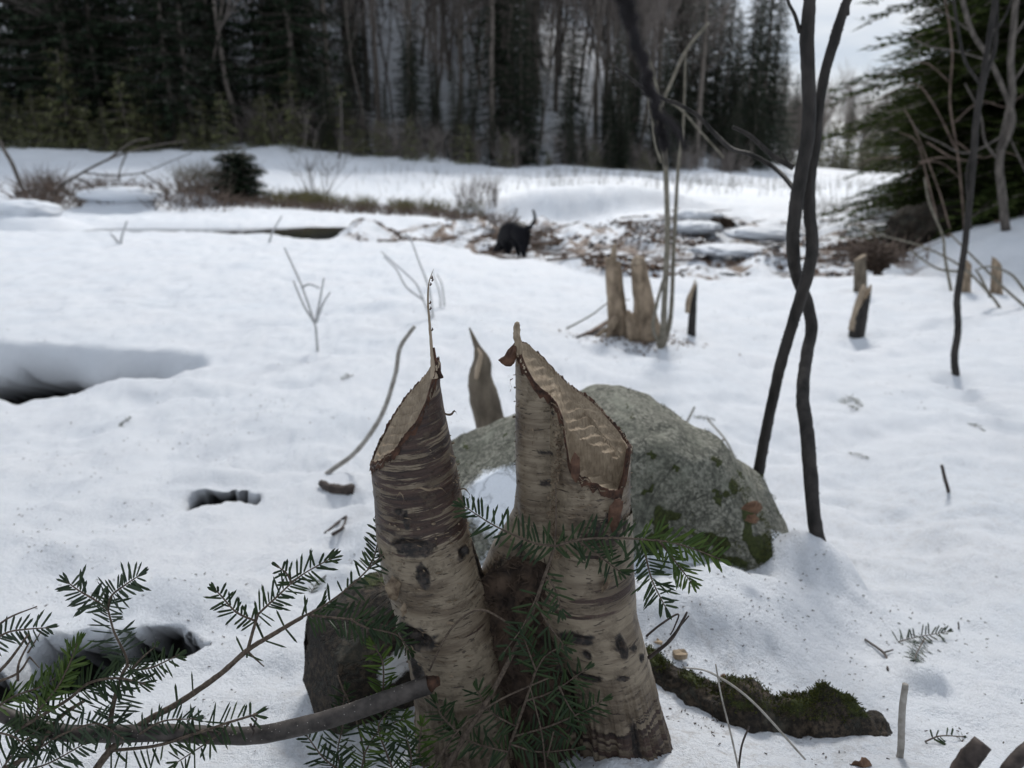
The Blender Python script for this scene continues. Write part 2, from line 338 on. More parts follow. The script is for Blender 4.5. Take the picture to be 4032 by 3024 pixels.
def rock_mat(name, c1, c2, moss, snow, mossc=(.05, .062, .014), mscale=7, lich=.4):
    m, nt, b = nodes(name); o = nn(nt, 'ShaderNodeTexCoord').outputs['Object']
    n = noise_(nt, o, 9, 8, .7); f = noise_(nt, o, 120, 4, .75)
    col = ramp(nt, n, [(.35, c1), (.62, c2)]); col = mixc(nt, ramp(nt, f, [(.44, .9), (.60, 0)]), col, tuple(v * .42 for v in c1))
    v = nn(nt, 'ShaderNodeTexNoise', {'Vector': o, 'Scale': 5.0, 'Detail': 6, 'Roughness': .55, 'Distortion': 1.2}).outputs[0]
    crk = ramp(nt, math_(nt, 'ABSOLUTE', math_(nt, 'SUBTRACT', v, .5)), [(0, 1), (.012, 0)])
    col = mixc(nt, math_(nt, 'MULTIPLY', crk, .5), col, (.05, .052, .042))
    col = mixc(nt, math_(nt, 'MULTIPLY', ramp(nt, noise_(nt, o, 14, 6, .6), [(.56, 0), (.62, 1)]), lich), col, (.24, .25, .20))
    h = math_(nt, 'ADD', math_(nt, 'MULTIPLY', n, 2.2), math_(nt, 'MULTIPLY', f, .55)); h = math_(nt, 'SUBTRACT', h, math_(nt, 'MULTIPLY', crk, .7))
    ma = nn(nt, 'ShaderNodeAttribute', attribute_name='moss').outputs['Fac']; sa = nn(nt, 'ShaderNodeAttribute', attribute_name='snowy').outputs['Fac']
    mm = ramp(nt, math_(nt, 'ADD', noise_(nt, o, mscale, 7, .7), ma), [(.78, 0), (.84, 1)])
    mc = ramp(nt, noise_(nt, o, 160, 5, .7), [(.35, tuple(v * .25 for v in mossc)), (.65, mossc)])
    col = mixc(nt, mm, col, mc)
    sm = ramp(nt, math_(nt, 'ADD', math_(nt, 'ADD', math_(nt, 'MULTIPLY', noise_(nt, o, 12, 5, .7), .6), math_(nt, 'MULTIPLY', noise_(nt, o, 150, 4, .8), .4)), sa), [(.86, 0), (1.02, 1)])
    col = mixc(nt, sm, col, (.82, .86, .91)); h = math_(nt, 'ADD', h, math_(nt, 'MULTIPLY', mm, .6))
    nt.links.new(col, b.inputs['Base Color']); b.inputs['Roughness'].default_value = .8; b.inputs['Specular IOR Level'].default_value = .3
    bump(nt, b, h, .8, .006); return m
M['boulder'] = rock_mat('boulder_rock', (.135, .138, .108), (.30, .295, .245), 1, 1)
M['dark_rock'] = rock_mat('dark_rock', (.020, .016, .012), (.075, .056, .038), 1, 1, lich=.12)
def water_mat():
    m, nt, b = nodes('dark_water'); o = nn(nt, 'ShaderNodeTexCoord').outputs['Object']
    b.inputs['Base Color'].default_value = (.008, .011, .013, 1); b.inputs['Roughness'].default_value = .06
    b.inputs['IOR'].default_value = 1.33; bump(nt, b, noise_(nt, o, 14, 3, .5, (1, .5, 1)), .12, .01); return m
M['water'] = water_mat()
def fur():
    m, nt, b = nodes('black_fur'); o = nn(nt, 'ShaderNodeTexCoord').outputs['Object']
    n = noise_(nt, o, 80, 4, .7); nt.links.new(ramp(nt, n, [(.3, (.002, .002, .003)), (.7, (.006, .006, .009))]), b.inputs['Base Color']); b.inputs['Specular IOR Level'].default_value = .12
    b.inputs['Roughness'].default_value = .55; bump(nt, b, n, .5, .004); return m
M['fur'] = fur()
M['black_twig'] = simple('blackish_twig', (.006, .005, .006), (.02, .016, .018), 90, .8, .4, .001)

# ------------------------------------------------------------------ mesh helpers
class MB:
    def __init__(s): s.v = []; s.f = []
    def add(s, vs, fs):
        b = len(s.v); s.v.extend(tuple(p) for p in vs); s.f.extend(tuple(i + b for i in f) for f in fs)
    def tube(s, pts, rad, seg=8, cap=True, lump=0, flat=1.0):
        pts = [Vector(p) for p in pts]; n = len(pts)
        if isinstance(rad, (int, float)): rad = [rad] * n
        up = Vector((0, 0, 1)); vs = []; prev = None
        for i, p in enumerate(pts):
            t = (pts[min(i + 1, n - 1)] - pts[max(i - 1, 0)]);
            t = t.normalized() if t.length > 1e-9 else Vector((0, 0, 1))
            if prev is None:
                a = t.cross(up if abs(t.z) < .9 else Vector((1, 0, 0))).normalized()
            else: a = (prev - t * prev.dot(t)).normalized()
            prev = a; b2 = t.cross(a)
            for k in range(seg):
                th = 2 * math.pi * k / seg; r = rad[i]
                if lump: r *= 1 + lump * mn.noise(p * (0.6 / max(r, 1e-4)) + Vector((math.cos(th), math.sin(th), 0)))
                vs.append(p + a * (math.cos(th) * r) + b2 * (math.sin(th) * r * flat))
        fs = [(i * seg + k, i * seg + (k + 1) % seg, (i + 1) * seg + (k + 1) % seg, (i + 1) * seg + k) for i in range(n - 1) for k in range(seg)]
        if cap: fs.append(tuple(reversed(range(seg)))); fs.append(tuple(range((n - 1) * seg, n * seg)))
        s.add(vs, fs)
    def needle(s, p, d, n, L, w, curve=.1):
        d = d.normalized(); sd_ = d.cross(n).normalized() * (w / 2); nn_ = sd_.cross(d).normalized()
        q = lambda t: p + d * (L * t) - nn_ * (L * curve * t * t)
        m1, m2 = q(.10), q(.80); e1 = nn_ * (w * .18)
        s.add([p, m1 - sd_ * .85, m1 + e1, m1 + sd_ * .85, m2 - sd_ * .95, m2 + e1, m2 + sd_ * .95, q(1)],
              [(0, 1, 2), (0, 2, 3), (1, 4, 5, 2), (2, 5, 6, 3), (4, 7, 5), (5, 7, 6)])
    def quad(s, p, a, b):
        s.add([p - a, p + b * .5, p + a, p - b * .5], [(0, 1, 2, 3)])
    def mesh(s, name, smooth=True):
        me = bpy.data.meshes.new(name); me.from_pydata(s.v, [], s.f)
        if smooth: me.polygons.foreach_set('use_smooth', [True] * len(me.polygons))
        me.update(); return me
def spl(pts, n):
    """Catmull-Rom through pts, n samples per span"""
    pts = [Vector(p) for p in pts]; P_ = [pts[0] * 2 - pts[1]] + pts + [pts[-1] * 2 - pts[-2]]; o = []
    for i in range(1, len(P_) - 2):
        a, b, c, d = P_[i - 1:i + 3]
        for k in range(n):
            t = k / n; o.append(.5 * ((2 * b) + (c - a) * t + (2 * a - 5 * b + 4 * c - d) * t * t + (3 * b - a - 3 * c + d) * t ** 3))
    o.append(pts[-1]); return o
def thing(name, label, cat, loc=(0, 0, 0), group=None):
    o = bpy.data.objects.new(name, None); C.objects.link(o); o.location = loc; o.empty_display_size = .1
    o['label'] = label; o['category'] = cat
    if group: o['group'] = group
    return o
def part(root, name, me, mat, kind=None, label=None):
    if isinstance(me, MB): me = me.mesh(name)
    off = Vector((0, 0, 0)); p = root
    while p: off += p.location; p = p.parent
    if not me.get('shifted'): me.transform(Matrix.Translation(-off)); me['shifted'] = 1
    me.materials.clear(); me.materials.append(mat)
    o = bpy.data.objects.new(name, me); C.objects.link(o); o.parent = root
    if kind: o['kind'] = kind
    if label: o['label'] = label
    return o
def solo(name, me, mat, label=None, cat=None, kind=None, group=None, loc=None):
    if isinstance(me, MB): me = me.mesh(name)
    if loc is not None: me.transform(Matrix.Translation(-Vector(loc)))
    me.materials.append(mat); o = bpy.data.objects.new(name, me); C.objects.link(o)
    if loc is not None: o.location = loc
    if label: o['label'] = label
    if cat: o['category'] = cat
    if kind: o['kind'] = kind
    if group: o['group'] = group
    return o
def clone(root, loc, rz=0, sc=1, label=None):
    r = root.copy(); C.objects.link(r); r.location = loc; r.rotation_euler = (0, 0, rz); r.scale = (sc,) * 3
    if label: r['label'] = label
    for ch in root.children:
        c = ch.copy(); C.objects.link(c); c.parent = r
    return r
def grid_mesh(name, V, nu, nv, wrap=False, uv=None, attrs=None):
    """V: (nv*nu,3)"""
    idx = np.arange(nu * nv).reshape(nv, nu)
    if wrap: idx = np.concatenate([idx, idx[:, :1]], 1)
    a = idx[:-1, :-1].ravel(); b = idx[:-1, 1:].ravel(); c = idx[1:, 1:].ravel(); d = idx[1:, :-1].ravel()
    F = np.stack([a, b, c, d], 1).astype(np.int32)
    me = bpy.data.meshes.new(name); me.vertices.add(len(V)); me.vertices.foreach_set('co', np.asarray(V, np.float32).ravel())
    me.loops.add(F.size); me.loops.foreach_set('vertex_index', F.ravel()); me.polygons.add(len(F))
    me.polygons.foreach_set('loop_start', np.arange(0, F.size, 4, dtype=np.int32)); me.polygons.foreach_set('loop_total', np.full(len(F), 4, np.int32))
    me.polygons.foreach_set('use_smooth', np.ones(len(F), bool)); me.update(calc_edges=True)
    if uv is not None:
        l = me.uv_layers.new(name='UVMap'); U = uv[F.ravel()]
        if wrap:
            per = uv[:, 0].max(); U = U.reshape(-1, 4, 2); mxu = U[:, :, 0].max(1, keepdims=True)
            step = per / (nu); U[:, :, 0] = np.where((mxu - U[:, :, 0]) > per * .5, U[:, :, 0] + per + step, U[:, :, 0]); U = U.reshape(-1, 2)
        l.data.foreach_set('uv', U.astype(np.float32).ravel())
    for k, w in (attrs or {}).items():
        at = me.attributes.new(k, 'FLOAT', 'POINT'); at.data.foreach_set('value', np.asarray(w, np.float32).ravel())
    return me

# ------------------------------------------------------------------ terrain sheet
ys = np.concatenate([np.linspace(-6, .30, 26), np.exp(np.linspace(math.log(.33), math.log(415), 800))])
s = np.linspace(-1, 1, 741); sx = .28 * s + .25 * s ** 3 + .47 * s ** 5
X = sx[None, :] * (5 + 1.75 * np.maximum(ys, 0))[:, None]; Y = np.repeat(ys[:, None], len(s), 1)
zt, und, pit_shade, cm = ground(X, Y, parts=True)
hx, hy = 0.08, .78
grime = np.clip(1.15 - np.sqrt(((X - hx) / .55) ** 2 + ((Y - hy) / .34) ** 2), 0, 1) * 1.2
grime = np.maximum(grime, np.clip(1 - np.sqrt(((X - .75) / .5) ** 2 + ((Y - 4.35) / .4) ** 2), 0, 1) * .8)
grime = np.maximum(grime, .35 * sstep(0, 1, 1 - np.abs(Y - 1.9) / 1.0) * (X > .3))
forest = sstep(44, 56, Y - np.interp(X / np.maximum(Y, 1), [-.7, 0, .3, .7], [-5, 0, 10, -20]) * 1.0)
V = np.stack([X, Y + und, zt], -1).reshape(-1, 3)
terrain = solo('snow_ground', grid_mesh('snow_ground', V, len(s), len(ys), attrs=dict(creek=cm, pit_shade=pit_shade, grime=grime, forest=forest)), M['snow'], kind='structure')
# creek water, and the black pool under the overhanging snow
def sheet(name, x0, x1, y0, y1, z):
    b = MB(); b.add([(x0, y0, z), (x1, y0, z), (x1, y1, z), (x0, y1, z)], [(0, 1, 2, 3)])
    return solo(name, b, M['water'], kind='structure')
sheet('creek_water', -14, 9, 8.4, 17.9, H - 1.475)
sheet('creek_water', -26, -2.5, 11.9, 13.95, H - 1.155)


# ------------------------------------------------------------------ the beaver-cut birch stump
Y0 = .75; K0 = PXM(Y0, 1900)
def X0(px, py=1900): return P(px, py, Y0).x
def zrow(py, y=Y0): return H + y * R(py)
def axis_tab(rows):
    """rows of (py, cx px, r px) at Y0 -> functions of world z"""
    zs = np.array([zrow(r[0]) for r in rows])[::-1]; cx = np.array([P(r[1], r[0], Y0).x for r in rows])[::-1]
    rr = np.array([r[2] * PXM(Y0, r[0]) for r in rows])[::-1]
    return (lambda z: np.interp(z, zs, cx)), (lambda z: np.interp(z, zs, rr))
stump = thing('birch_stump', 'beaver-gnawed birch stump with two pointed cut stems filling the foreground', 'tree stump', (P(2050, 2900, Y0).x, Y0, gz(.01, Y0)))
def birch_stem(name, rows, shape, near, far, mat, bottom_py, yoff=0, profile=None, scars=(), nth=200, nv=230, top=True, seed=0, steps=38., redf=None):
    fc, fr = axis_tab(rows); zb = zrow(bottom_py)
    th = np.linspace(0, 2 * np.pi, nth, endpoint=False); c, s_ = np.cos(th), np.sin(th)
    Yc = Y0 + yoff
    nx = np.array([p[0] for p in near], float); ny = np.array([p[1] for p in near], float)
    fx = np.array([p[0] for p in far], float); fy = np.array([p[1] for p in far], float)
    def pxof(x, z, y): # photo column of a point
        dz = z - H; t = y * cP - dz * sP; return x / t * FPX + 2016
    def rim(th_c, th_s, shp, zi):
        z = zi
        for _ in range(6):
            x = fc(z) + fr(z) * shp * th_c; y = Yc + fr(z) * shp * th_s
            px = pxof(x, z, y); w = sstep(-.35, .35, th_s)
            py = np.interp(px, nx, ny) * (1 - w) + np.interp(px, fx, fy) * w
            z = .5 * z + .5 * (H + y * R(py))
        return z
    sh = shape(th, .0)
    jag = fbm(th * 14, th * 0 + seed, 70 + seed, 3) * .005
    zt_ = rim(c, s_, sh, np.full(nth, zrow(1600))) if top else np.full(nth, zrow(rows[0][0]))
    ztj = zt_ + jag
    tau = np.linspace(0, 1, nv) ** 1.25
    Zg = ztj[None, :] * (1 - tau[:, None]) + zb * tau[:, None]
    dist = (ztj[None, :] - Zg)
    S = np.stack([shape(th, 1 - t) for t in 1 - tau]) if True else 0
    TH = np.repeat(th[None, :], nv, 0)
    rr = fr(Zg) * S * (1 + .018 * fbm(TH * 3 / 2, Zg * 18, 80 + seed, 3) + .012 * fbm(TH * 1.5, Zg * 260, 84 + seed, 2))
    scar = np.zeros_like(rr)
    for (px, py, wx, wy, dep) in scars:
        zc = zrow(py); xx = fc(zc); r0 = float(fr(zc)); cs = np.clip((P(px, py, Y0).x - xx) / r0, -.98, .98); t0 = 2 * np.pi - math.acos(cs)
        d = ((TH - t0) * r0 / (wx * K0)) ** 2 + ((Zg - zc) / (wy * K0)) ** 2
        m = np.exp(-d * .55 * (1 + .9 * fbm(TH * 9, Zg * 200, 90, 3)))
        rr = rr + (-dep * np.exp(-d * 1.6) + dep * .7 * np.exp(-(np.sqrt(d) - 1.25) ** 2 * 7)); scar = np.maximum(scar, sstep(.30, .52, m))
    bc = fbm(TH * 22, Zg * 6, 77 + seed, 3); low = sstep(zrow(2500), zrow(2950), Zg)
    rr = rr + low * .004 * np.sin(TH * 11 + bc * 4)
    Xg = fc(Zg) + rr * c; Yg = Yc + rr * s_
    V = np.stack([Xg, Yg, Zg], -1).reshape(-1, 3)
    uv = np.stack([TH * float(fr(zrow(2100))), np.repeat((tau * (zrow(1500) - zb))[:, None], nth, 1) + Zg * .0], -1)
    uv[..., 1] = zrow(1400) - Zg - (.010 * np.cos(TH - 4.2) if seed % 2 else .005 * np.cos(TH - 3.6)) - (.35 * sstep(zrow(2150), zrow(2900), Zg) * fr(Zg) * .5 * np.cos(TH - 5.2) if seed != 2 else 0)
    part(stump, name, grid_mesh(name, V, nth, nv, True, uv.reshape(-1, 2), dict(scar=scar, red=redf(Zg, TH) if redf else Zg * 0 + .25)), mat)
    if not top: return fc, fr, V, None
    # cut face: rim ring then inwards
    nr = 90; rho = np.concatenate([[1.0], np.linspace(.975, 0.0, nr - 1)])
    rx = fr(zt_) * sh * c; ry = fr(zt_) * sh * s_; cxm = fc(zt_) + rx; cym = Yc + ry
    ctr = np.array([(cxm.max() + cxm.min()) / 2, (cym.max() + cym.min()) / 2])
    o = np.argsort(cxm); fm = s_ > 0
    xf = cxm[fm]; of = np.argsort(xf); xn = cxm[~fm]; on = np.argsort(xn)
    Xi = ctr[0] + (cxm - ctr[0])[None, :] * rho[:, None] * .945; Yi = ctr[1] + (cym - ctr[1])[None, :] * rho[:, None] * .935
    yf = np.interp(Xi, xf[of], cym[fm][of]); yn = np.interp(Xi, xn[on], cym[~fm][on])
    zf = np.interp(Xi, xf[of], zt_[fm][of]); zn = np.interp(Xi, xn[on], zt_[~fm][on])
    sN = np.clip((Yi - yn) / np.maximum(yf - yn, 1e-4), 0, 1)
    g = profile(Xi, sN) if profile else sN
    Zi = zn * (1 - g) + zf * g
    inner = (1 - rho[:, None] ** 6)
    px = pxof(Xi, Zi, Yi); py_ = 1512 + (np.tan(PITCH + 0) * 0 + ((H - Zi) / Yi - math.tan(PITCH)) / (1 + (H - Zi) / Yi * math.tan(PITCH))) * -1 * -FPX
    dl = sstep(-9, 9, px - (2205 + (py_ - 1500) * .82)) if seed == 2 else 0 * px
    ph = (py_ + (.26 - .62 * dl) * (px - 2200) + 17 * dl + 9 * fbm(px * .012, py_ * .010, 95 + seed, 2)) / steps
    fr_ = ph - np.floor(ph); kk = np.floor(ph)
    saw = np.where(fr_ < .78, (fr_ / .78) ** 1.5, (1 - fr_) / .22)
    Zi = Zi + inner * ((saw - .5) * (.0046 if seed == 1 else .0040) * (.6 + 1.2 * np.clip(fbm(px * .01, py_ * .01, 92, 2) + .4, 0, 1)) + fbm(px * .05, kk * 3.7, 97, 2) * .0028 + fbm(px * .12, py_ * .03, 98, 2) * .001) - inner * .0035
    Zi[0] = zt_ + .0006
    part(stump, 'cut_face', grid_mesh('cut_face', np.stack([Xi, Yi, Zi], -1).reshape(-1, 3), nth, nr, True), M['wood'])
    # torn inner bark between bark edge and wood
    rr2 = np.linspace(0, 1, 7); A = np.stack([cxm, cym, ztj], -1)
    B = np.stack([Xi[0], Yi[0], Zi[0]], -1); ring = []
    for k in rr2:
        p = A * (1 - k) + B * k; bulge = math.sin(k * math.pi)
        p = p.copy(); p[:, 2] += bulge * (.0012 + .0050 * np.abs(fbm(th * 20, th * 0 + k * 4, 99, 3)))
        p[:, 0] += c * bulge * .0016; p[:, 1] += s_ * bulge * .0016
        ring.append(p)
    # the torn lip laps down over the bark
    lip = A.copy(); lip[:, 0] += c * .0018; lip[:, 1] += s_ * .0018; lip[:, 2] -= .004 + .010 * np.abs(fbm(th * 12, th * 0, 101 + seed, 3))
    ring = [lip] + ring
    part(stump, 'torn_inner_bark', grid_mesh('torn_inner_bark', np.concatenate(ring), nth, len(ring), True), M['inner'])
    return fc, fr, V, (cxm, cym, zt_)

def round_shape(th, t): return 1 + .035 * np.cos(2 * th + .6) + .02 * np.cos(3 * th + 1)
rowsL = [(1380, 1668, 62), (1430, 1650, 76), (1520, 1622, 108), (1600, 1600, 142), (1830, 1628, 162), (1950, 1645, 168), (2100, 1664, 178), (2250, 1702, 188), (2400, 1745, 186), (2550, 1785, 178), (2750, 1835, 192), (2950, 1870, 225), (3100, 1890, 250)]
nearL = [(1440, 1850), (1468, 1838), (1510, 1815), (1560, 1772), (1600, 1715), (1640, 1665), (1680, 1585), (1705, 1500), (1722, 1440), (1760, 1425)]
farL = [(1440, 1830), (1470, 1800), (1500, 1735), (1545, 1645), (1610, 1552), (1680, 1475), (1712, 1420), (1760, 1405)]
scL = [(1640, 2070, 64, 34, .005), (1660, 2405, 66, 44, .010), (1690, 2175, 22, 40, .003), (1820, 2120, 24, 20, .003), (1665, 2560, 30, 60, .003), (1905, 2240, 16, 120, .003), (1590, 1945, 16, 12, .002), (1620, 1975, 12, 30, .0015)]
fcL, frL, VL, rimL = birch_stem('left_stem_bark', rowsL, round_shape, nearL, farL, M['birch'], 3100, scars=scL, seed=1, steps=33., redf=lambda z, t: .24 + .46 * sstep(zrow(2180), zrow(1980), z) + .12 * sstep(zrow(1720), zrow(1560), z))
# the long splinter standing on the left stem
def px_path(pts, n=6): return spl([P(a, b, y) for a, b, y in pts], n)
sp = px_path([(1712, 1490, .742), (1706, 1440, .745), (1700, 1380, .75), (1692, 1280, .75), (1685, 1180, .75), (1690, 1110, .75), (1708, 1058, .75)], 7)
w = np.interp(np.linspace(0, 1, len(sp)), [0, .12, .25, .4, .6, .8, 1], [30, 23, 14, 10, 7.5, 5, .8]) * K0
b = MB(); b.tube(sp, list(w), 10, lump=.25, flat=.55); part(stump, 'splinter', b, M['old_wood'], label='long thin upright splinter')
b = MB(); ed = [p + Vector((w_ * .75, -.001, 0)) for p, w_ in zip(sp, w)][:16]
b.tube(ed, [max(.0006, x * .42) for x in w[:16]], 6, lump=.5); part(stump, 'splinter_bark', b, M['inner'])
b = MB(); random.seed(3)
for k in range(6):
    p = sp[min(len(sp) - 3, (20, 25, 27, 33, 36, 37)[k])] + Vector((.0016, 0, random.uniform(-.004, .004)))
    b.tube([p, p + Vector((.0012, -.0004, .0015)), p + Vector((.0008, 0, .0034))], [.0008, .0010, .0003], 5)
part(stump, 'bark_crumbs', b, M['inner'], kind='stuff')

def oval(cxm_, circles):
    def f(th, t):
        # union of two circles seen from the middle, in units of the row radius
        out_ = np.zeros_like(th)
        d = np.stack([np.cos(th), np.sin(th)])
        for (ox, oy, r) in circles:
            bq = d[0] * ox + d[1] * oy; disc = bq * bq - (ox * ox + oy * oy - r * r)
            hit = np.where(disc > 0, bq + np.sqrt(np.maximum(disc, 0)), 0); out_ = np.maximum(out_, hit)
        k = np.array([.02, .2, .56, .2, .02]); o2 = np.convolve(np.concatenate([out_[-2:], out_, out_[:2]]), k, 'valid')
        return o2
    return f
rowsR = [(1300, 2255, 228), (1800, 2256, 228), (2000, 2258, 222), (2200, 2272, 218), (2350, 2300, 200)]
shR = oval(0, [(-.575, .16, .42), (.275, .0, .72)])
nearR = [(2000, 1430), (2030, 1400), (2060, 1455), (2110, 1520), (2150, 1550), (2190, 1590), (2215, 1650), (2228, 1745), (2245, 1840), (2285, 1885), (2340, 1915), (2400, 1940), (2440, 1945), (2462, 1880), (2478, 1775), (2520, 1760)]
farR = [(2000, 1345), (2030, 1345), (2070, 1352), (2150, 1425), (2200, 1480), (2250, 1525), (2310, 1565), (2360, 1605), (2440, 1695), (2478, 1745), (2520, 1765)]
def profR(x, s_):
    step = np.interp(s_, [0, .36, .41, .50, 1], [0, .10, .52, .56, 1]); wgt = sstep(X0(2190), X0(2250), x)
    return s_ * (1 - wgt) + step * wgt
scR = [(2060, 1880, 14, 12, .002), (2065, 1760, 26, 7, .0012), (2085, 1600, 22, 6, .001), (2400, 2010, 45, 45, .003)]
fcR, frR, VR, rimR = birch_stem('right_stem_bark', rowsR, shR, nearR, farR, M['birch2'], 2360, profile=profR, scars=scR, seed=2, steps=40., redf=lambda z, t: .22 + .50 * sstep(zrow(1900), zrow(2020), z * 1.0) * 0 + .42 * sstep(zrow(1880), zrow(2000), z) * (np.sin((t - 4.9) * 1.0) > -2) * sstep(4.6, 5.0, t) * (1 - sstep(5.6, 6.0, t)))
rowsR2 = [(1990, 2340, 138), (2100, 2335, 146), (2200, 2318, 165), (2300, 2300, 188), (2400, 2305, 188), (2500, 2345, 176), (2600, 2390, 160), (2700, 2415, 158), (2800, 2432, 164), (2920, 2450, 180), (3020, 2450, 200), (3100, 2450, 215)]
scR2 = [(2420, 2440, 18, 46, .004), (2290, 2460, 14, 18, .002), (2250, 2400, 60, 20, .002), (2220, 2620, 60, 50, .004), (2470, 2470, 12, 14, .002), (2500, 2520, 14, 14, .002), (2430, 2560, 20, 12, .002), (2300, 2560, 50, 16, .003), (2420, 2010, 30, 40, .002), (2480, 2800, 14, 90, .003)]
birch_stem('lower_stem_bark', rowsR2, round_shape, nearR, farR, M['birch2'], 3100, yoff=-.004, scars=scR2, seed=3, top=False, nv=200, redf=lambda z, t: .30 + .30 * np.exp(-((z - zrow(2270)) / .02) ** 2) + .36 * sstep(zrow(2640), zrow(2760), z))
rowsM = [(1960, 2112, 78), (2050, 2108, 84), (2120, 2085, 98), (2200, 2060, 125), (2300, 2060, 165), (2450, 2080, 190), (2700, 2100, 200), (3100, 2100, 240)]
birch_stem('middle_stem_bark', rowsM, round_shape, nearR, farR, M['birch2'], 3100, yoff=.03, scars=[(2080, 2150, 30, 20, .002), (2050, 2400, 190, 170, .006), (2060, 2700, 220, 180, .006)], seed=4, top=False, nv=150)
# nub and flaps at the top of the right stem
b = MB(); nb = px_path([(2046, 1440, .752), (2044, 1380, .75), (2036, 1330, .75), (2034, 1290, .75), (2040, 1268, .75)], 4)
b.tube(nb, list(np.interp(np.linspace(0, 1, len(nb)), [0, .4, .7, .9, 1], [16, 17, 15, 15, 6]) * K0), 9, lump=.5, flat=.8)
part(stump, 'splinter', b, M['wood'], label='short blunt nub at the peak')
def flap(pts, normal_push, mat, name, thick=.0008, curl=.004, label=None, n=9):
    """ragged sheet from a px outline fan, curled and thick"""
    b = MB(); c0 = sum((Vector(p) for p in pts), Vector()) / len(pts); vs = [c0 + Vector((0, -curl, 0))]
    m = len(pts); per = 4; ring = []
    for i in range(m):
        a, d = Vector(pts[i]), Vector(pts[(i + 1) % m])
        for k in range(per):
            q = a.lerp(d, k / per); q += (q - c0) * .14 * mn.noise(q * 900); q.y += curl * mn.noise(q * 140) * 1.4; ring.append(q)
    mid = [c0.lerp(q, .55) + Vector((0, -curl * (.6 + .9 * mn.noise(q * 200)), 0)) for q in ring]
    back = [q + Vector((0, thick, 0)) for q in ring]; K = len(ring)
    vs += mid + ring + back + [c0 + Vector((0, thick - curl * .5, 0))]
    f = [(0, 1 + i, 1 + (i + 1) % K) for i in range(K)] + [(1 + i, 1 + K + i, 1 + K + (i + 1) % K, 1 + (i + 1) % K) for i in range(K)]
    f += [(1 + K + i, 1 + 2 * K + i, 1 + 2 * K + (i + 1) % K, 1 + K + (i + 1) % K) for i in range(K)] + [(1 + 3 * K, 1 + 2 * K + (i + 1) % K, 1 + 2 * K + i) for i in range(K)]
    b.add(vs, f); return b
Pq = lambda l, y: [P(a, c_, y) for a, c_ in l]
part(stump, 'bark_flap', flap(Pq([(2030, 1350), (2005, 1372), (1985, 1400), (1961, 1417), (1975, 1432), (2005, 1450), (2025, 1432), (2036, 1400)], .747), 0, M['curl_red'], 'bark_flap'), M['curl_red'], label='red-brown flap of bark curled out at the peak')
part(stump, 'bark_flap', flap(Pq([(2430, 1960), (2400, 1990), (2395, 2060), (2420, 2110), (2440, 2075), (2455, 1975)], .702), 0, M['curl_red'], 'bark_flap', curl=.002), M['curl_red'])
part(stump, 'bark_flap', flap(Pq([(2395, 2262), (2368, 2310), (2370, 2340), (2395, 2310), (2412, 2285)], .694), 0, M['curl'], 'bark_flap', curl=.004), M['curl'], label='pale curl of peeled bark')
part(stump, 'bark_flap', flap(Pq([(2262, 1780), (2244, 1820), (2250, 1880), (2272, 1905), (2284, 1860), (2282, 1800)], .706), 0, M['curl_red'], 'bark_flap', curl=.002), M['curl_red'])
part(stump, 'bark_flap', flap(Pq([(1545, 2265), (1515, 2310), (1530, 2350), (1560, 2370), (1580, 2300)], .703), 0, M['curl'], 'bark_flap', curl=.002), M['curl'])
part(stump, 'bark_flap', flap(Pq([(1590, 2375), (1575, 2400), (1585, 2430), (1603, 2410), (1600, 2385)], .695), 0, M['curl'], 'bark_flap', curl=.003), M['curl'])
# peeling curls along the bark
def curls(V, fc, n, zlo, zhi, side=None, seed=0, mat='curl', L=(.003, .009), W=(.0004, .0013)):
    rg = random.Random(seed); b = MB(); V = np.asarray(V)
    ok = np.nonzero((V[:, 2] < zhi) & (V[:, 2] > zlo) & (V[:, 1] < Y0 + .012))[0]
    for _ in range(n):
        i = rg.choice(ok); p = Vector(V[i]); c0 = Vector((float(fc(p.z)), Y0, p.z)); nrm = (p - c0); nrm.z = 0; nrm.normalize()
        if side and nrm.x * side < .55 and rg.random() < .9: continue
        tan = Vector((-nrm.y, nrm.x, rg.uniform(-.35, .35))).normalized(); l = rg.uniform(*L) * rg.choice((.5, .7, 1)); w_ = rg.uniform(*W) * rg.choice((.5, .8, 1)); up = Vector((0, 0, w_))
        cc = rg.choice((-1, 1)); pts = []
        if side: pts = [p - nrm * .0006, p + nrm * l * .5 + up * .4, p + nrm * l * .9 + tan * l * .4 - up * rg.uniform(-1, 1), p + nrm * l * .8 + tan * l * rg.uniform(.4, .9)]
        else: pts = [p + tan * (-l * .5) + nrm * .0002, p + nrm * .0007, p + tan * (l * .35) + nrm * .0012, p + tan * (l * .55) + nrm * rg.uniform(.001, .003)]
        vs = []
        for k, q in enumerate(pts):
            ww = up * (.5 + .5 * math.sin(k * 1.1 + .4)); vs += [q - ww, q + ww + nrm * w_ * .5 * cc]
        b.add(vs, [(2 * k, 2 * k + 2, 2 * k + 3, 2 * k + 1) for k in range(3)])
    return b
zz = zrow
part(stump, 'bark_curls', curls(VL, fcL, 170, zz(2750), zz(1860), seed=1, L=(.003, .012), W=(.0004, .0018)), M['curl'], kind='stuff')
part(stump, 'bark_curls', curls(VL, fcL, 150, zz(2150), zz(1700), side=1, seed=2, L=(.001, .0045)), M['curl'], kind='stuff')
part(stump, 'bark_curls', curls(VR, fcR, 300, zz(2250), zz(1480), seed=3, L=(.003, .010), W=(.0004, .0012)), M['curl'], kind='stuff')
seam = MB(); rg = random.Random(15)
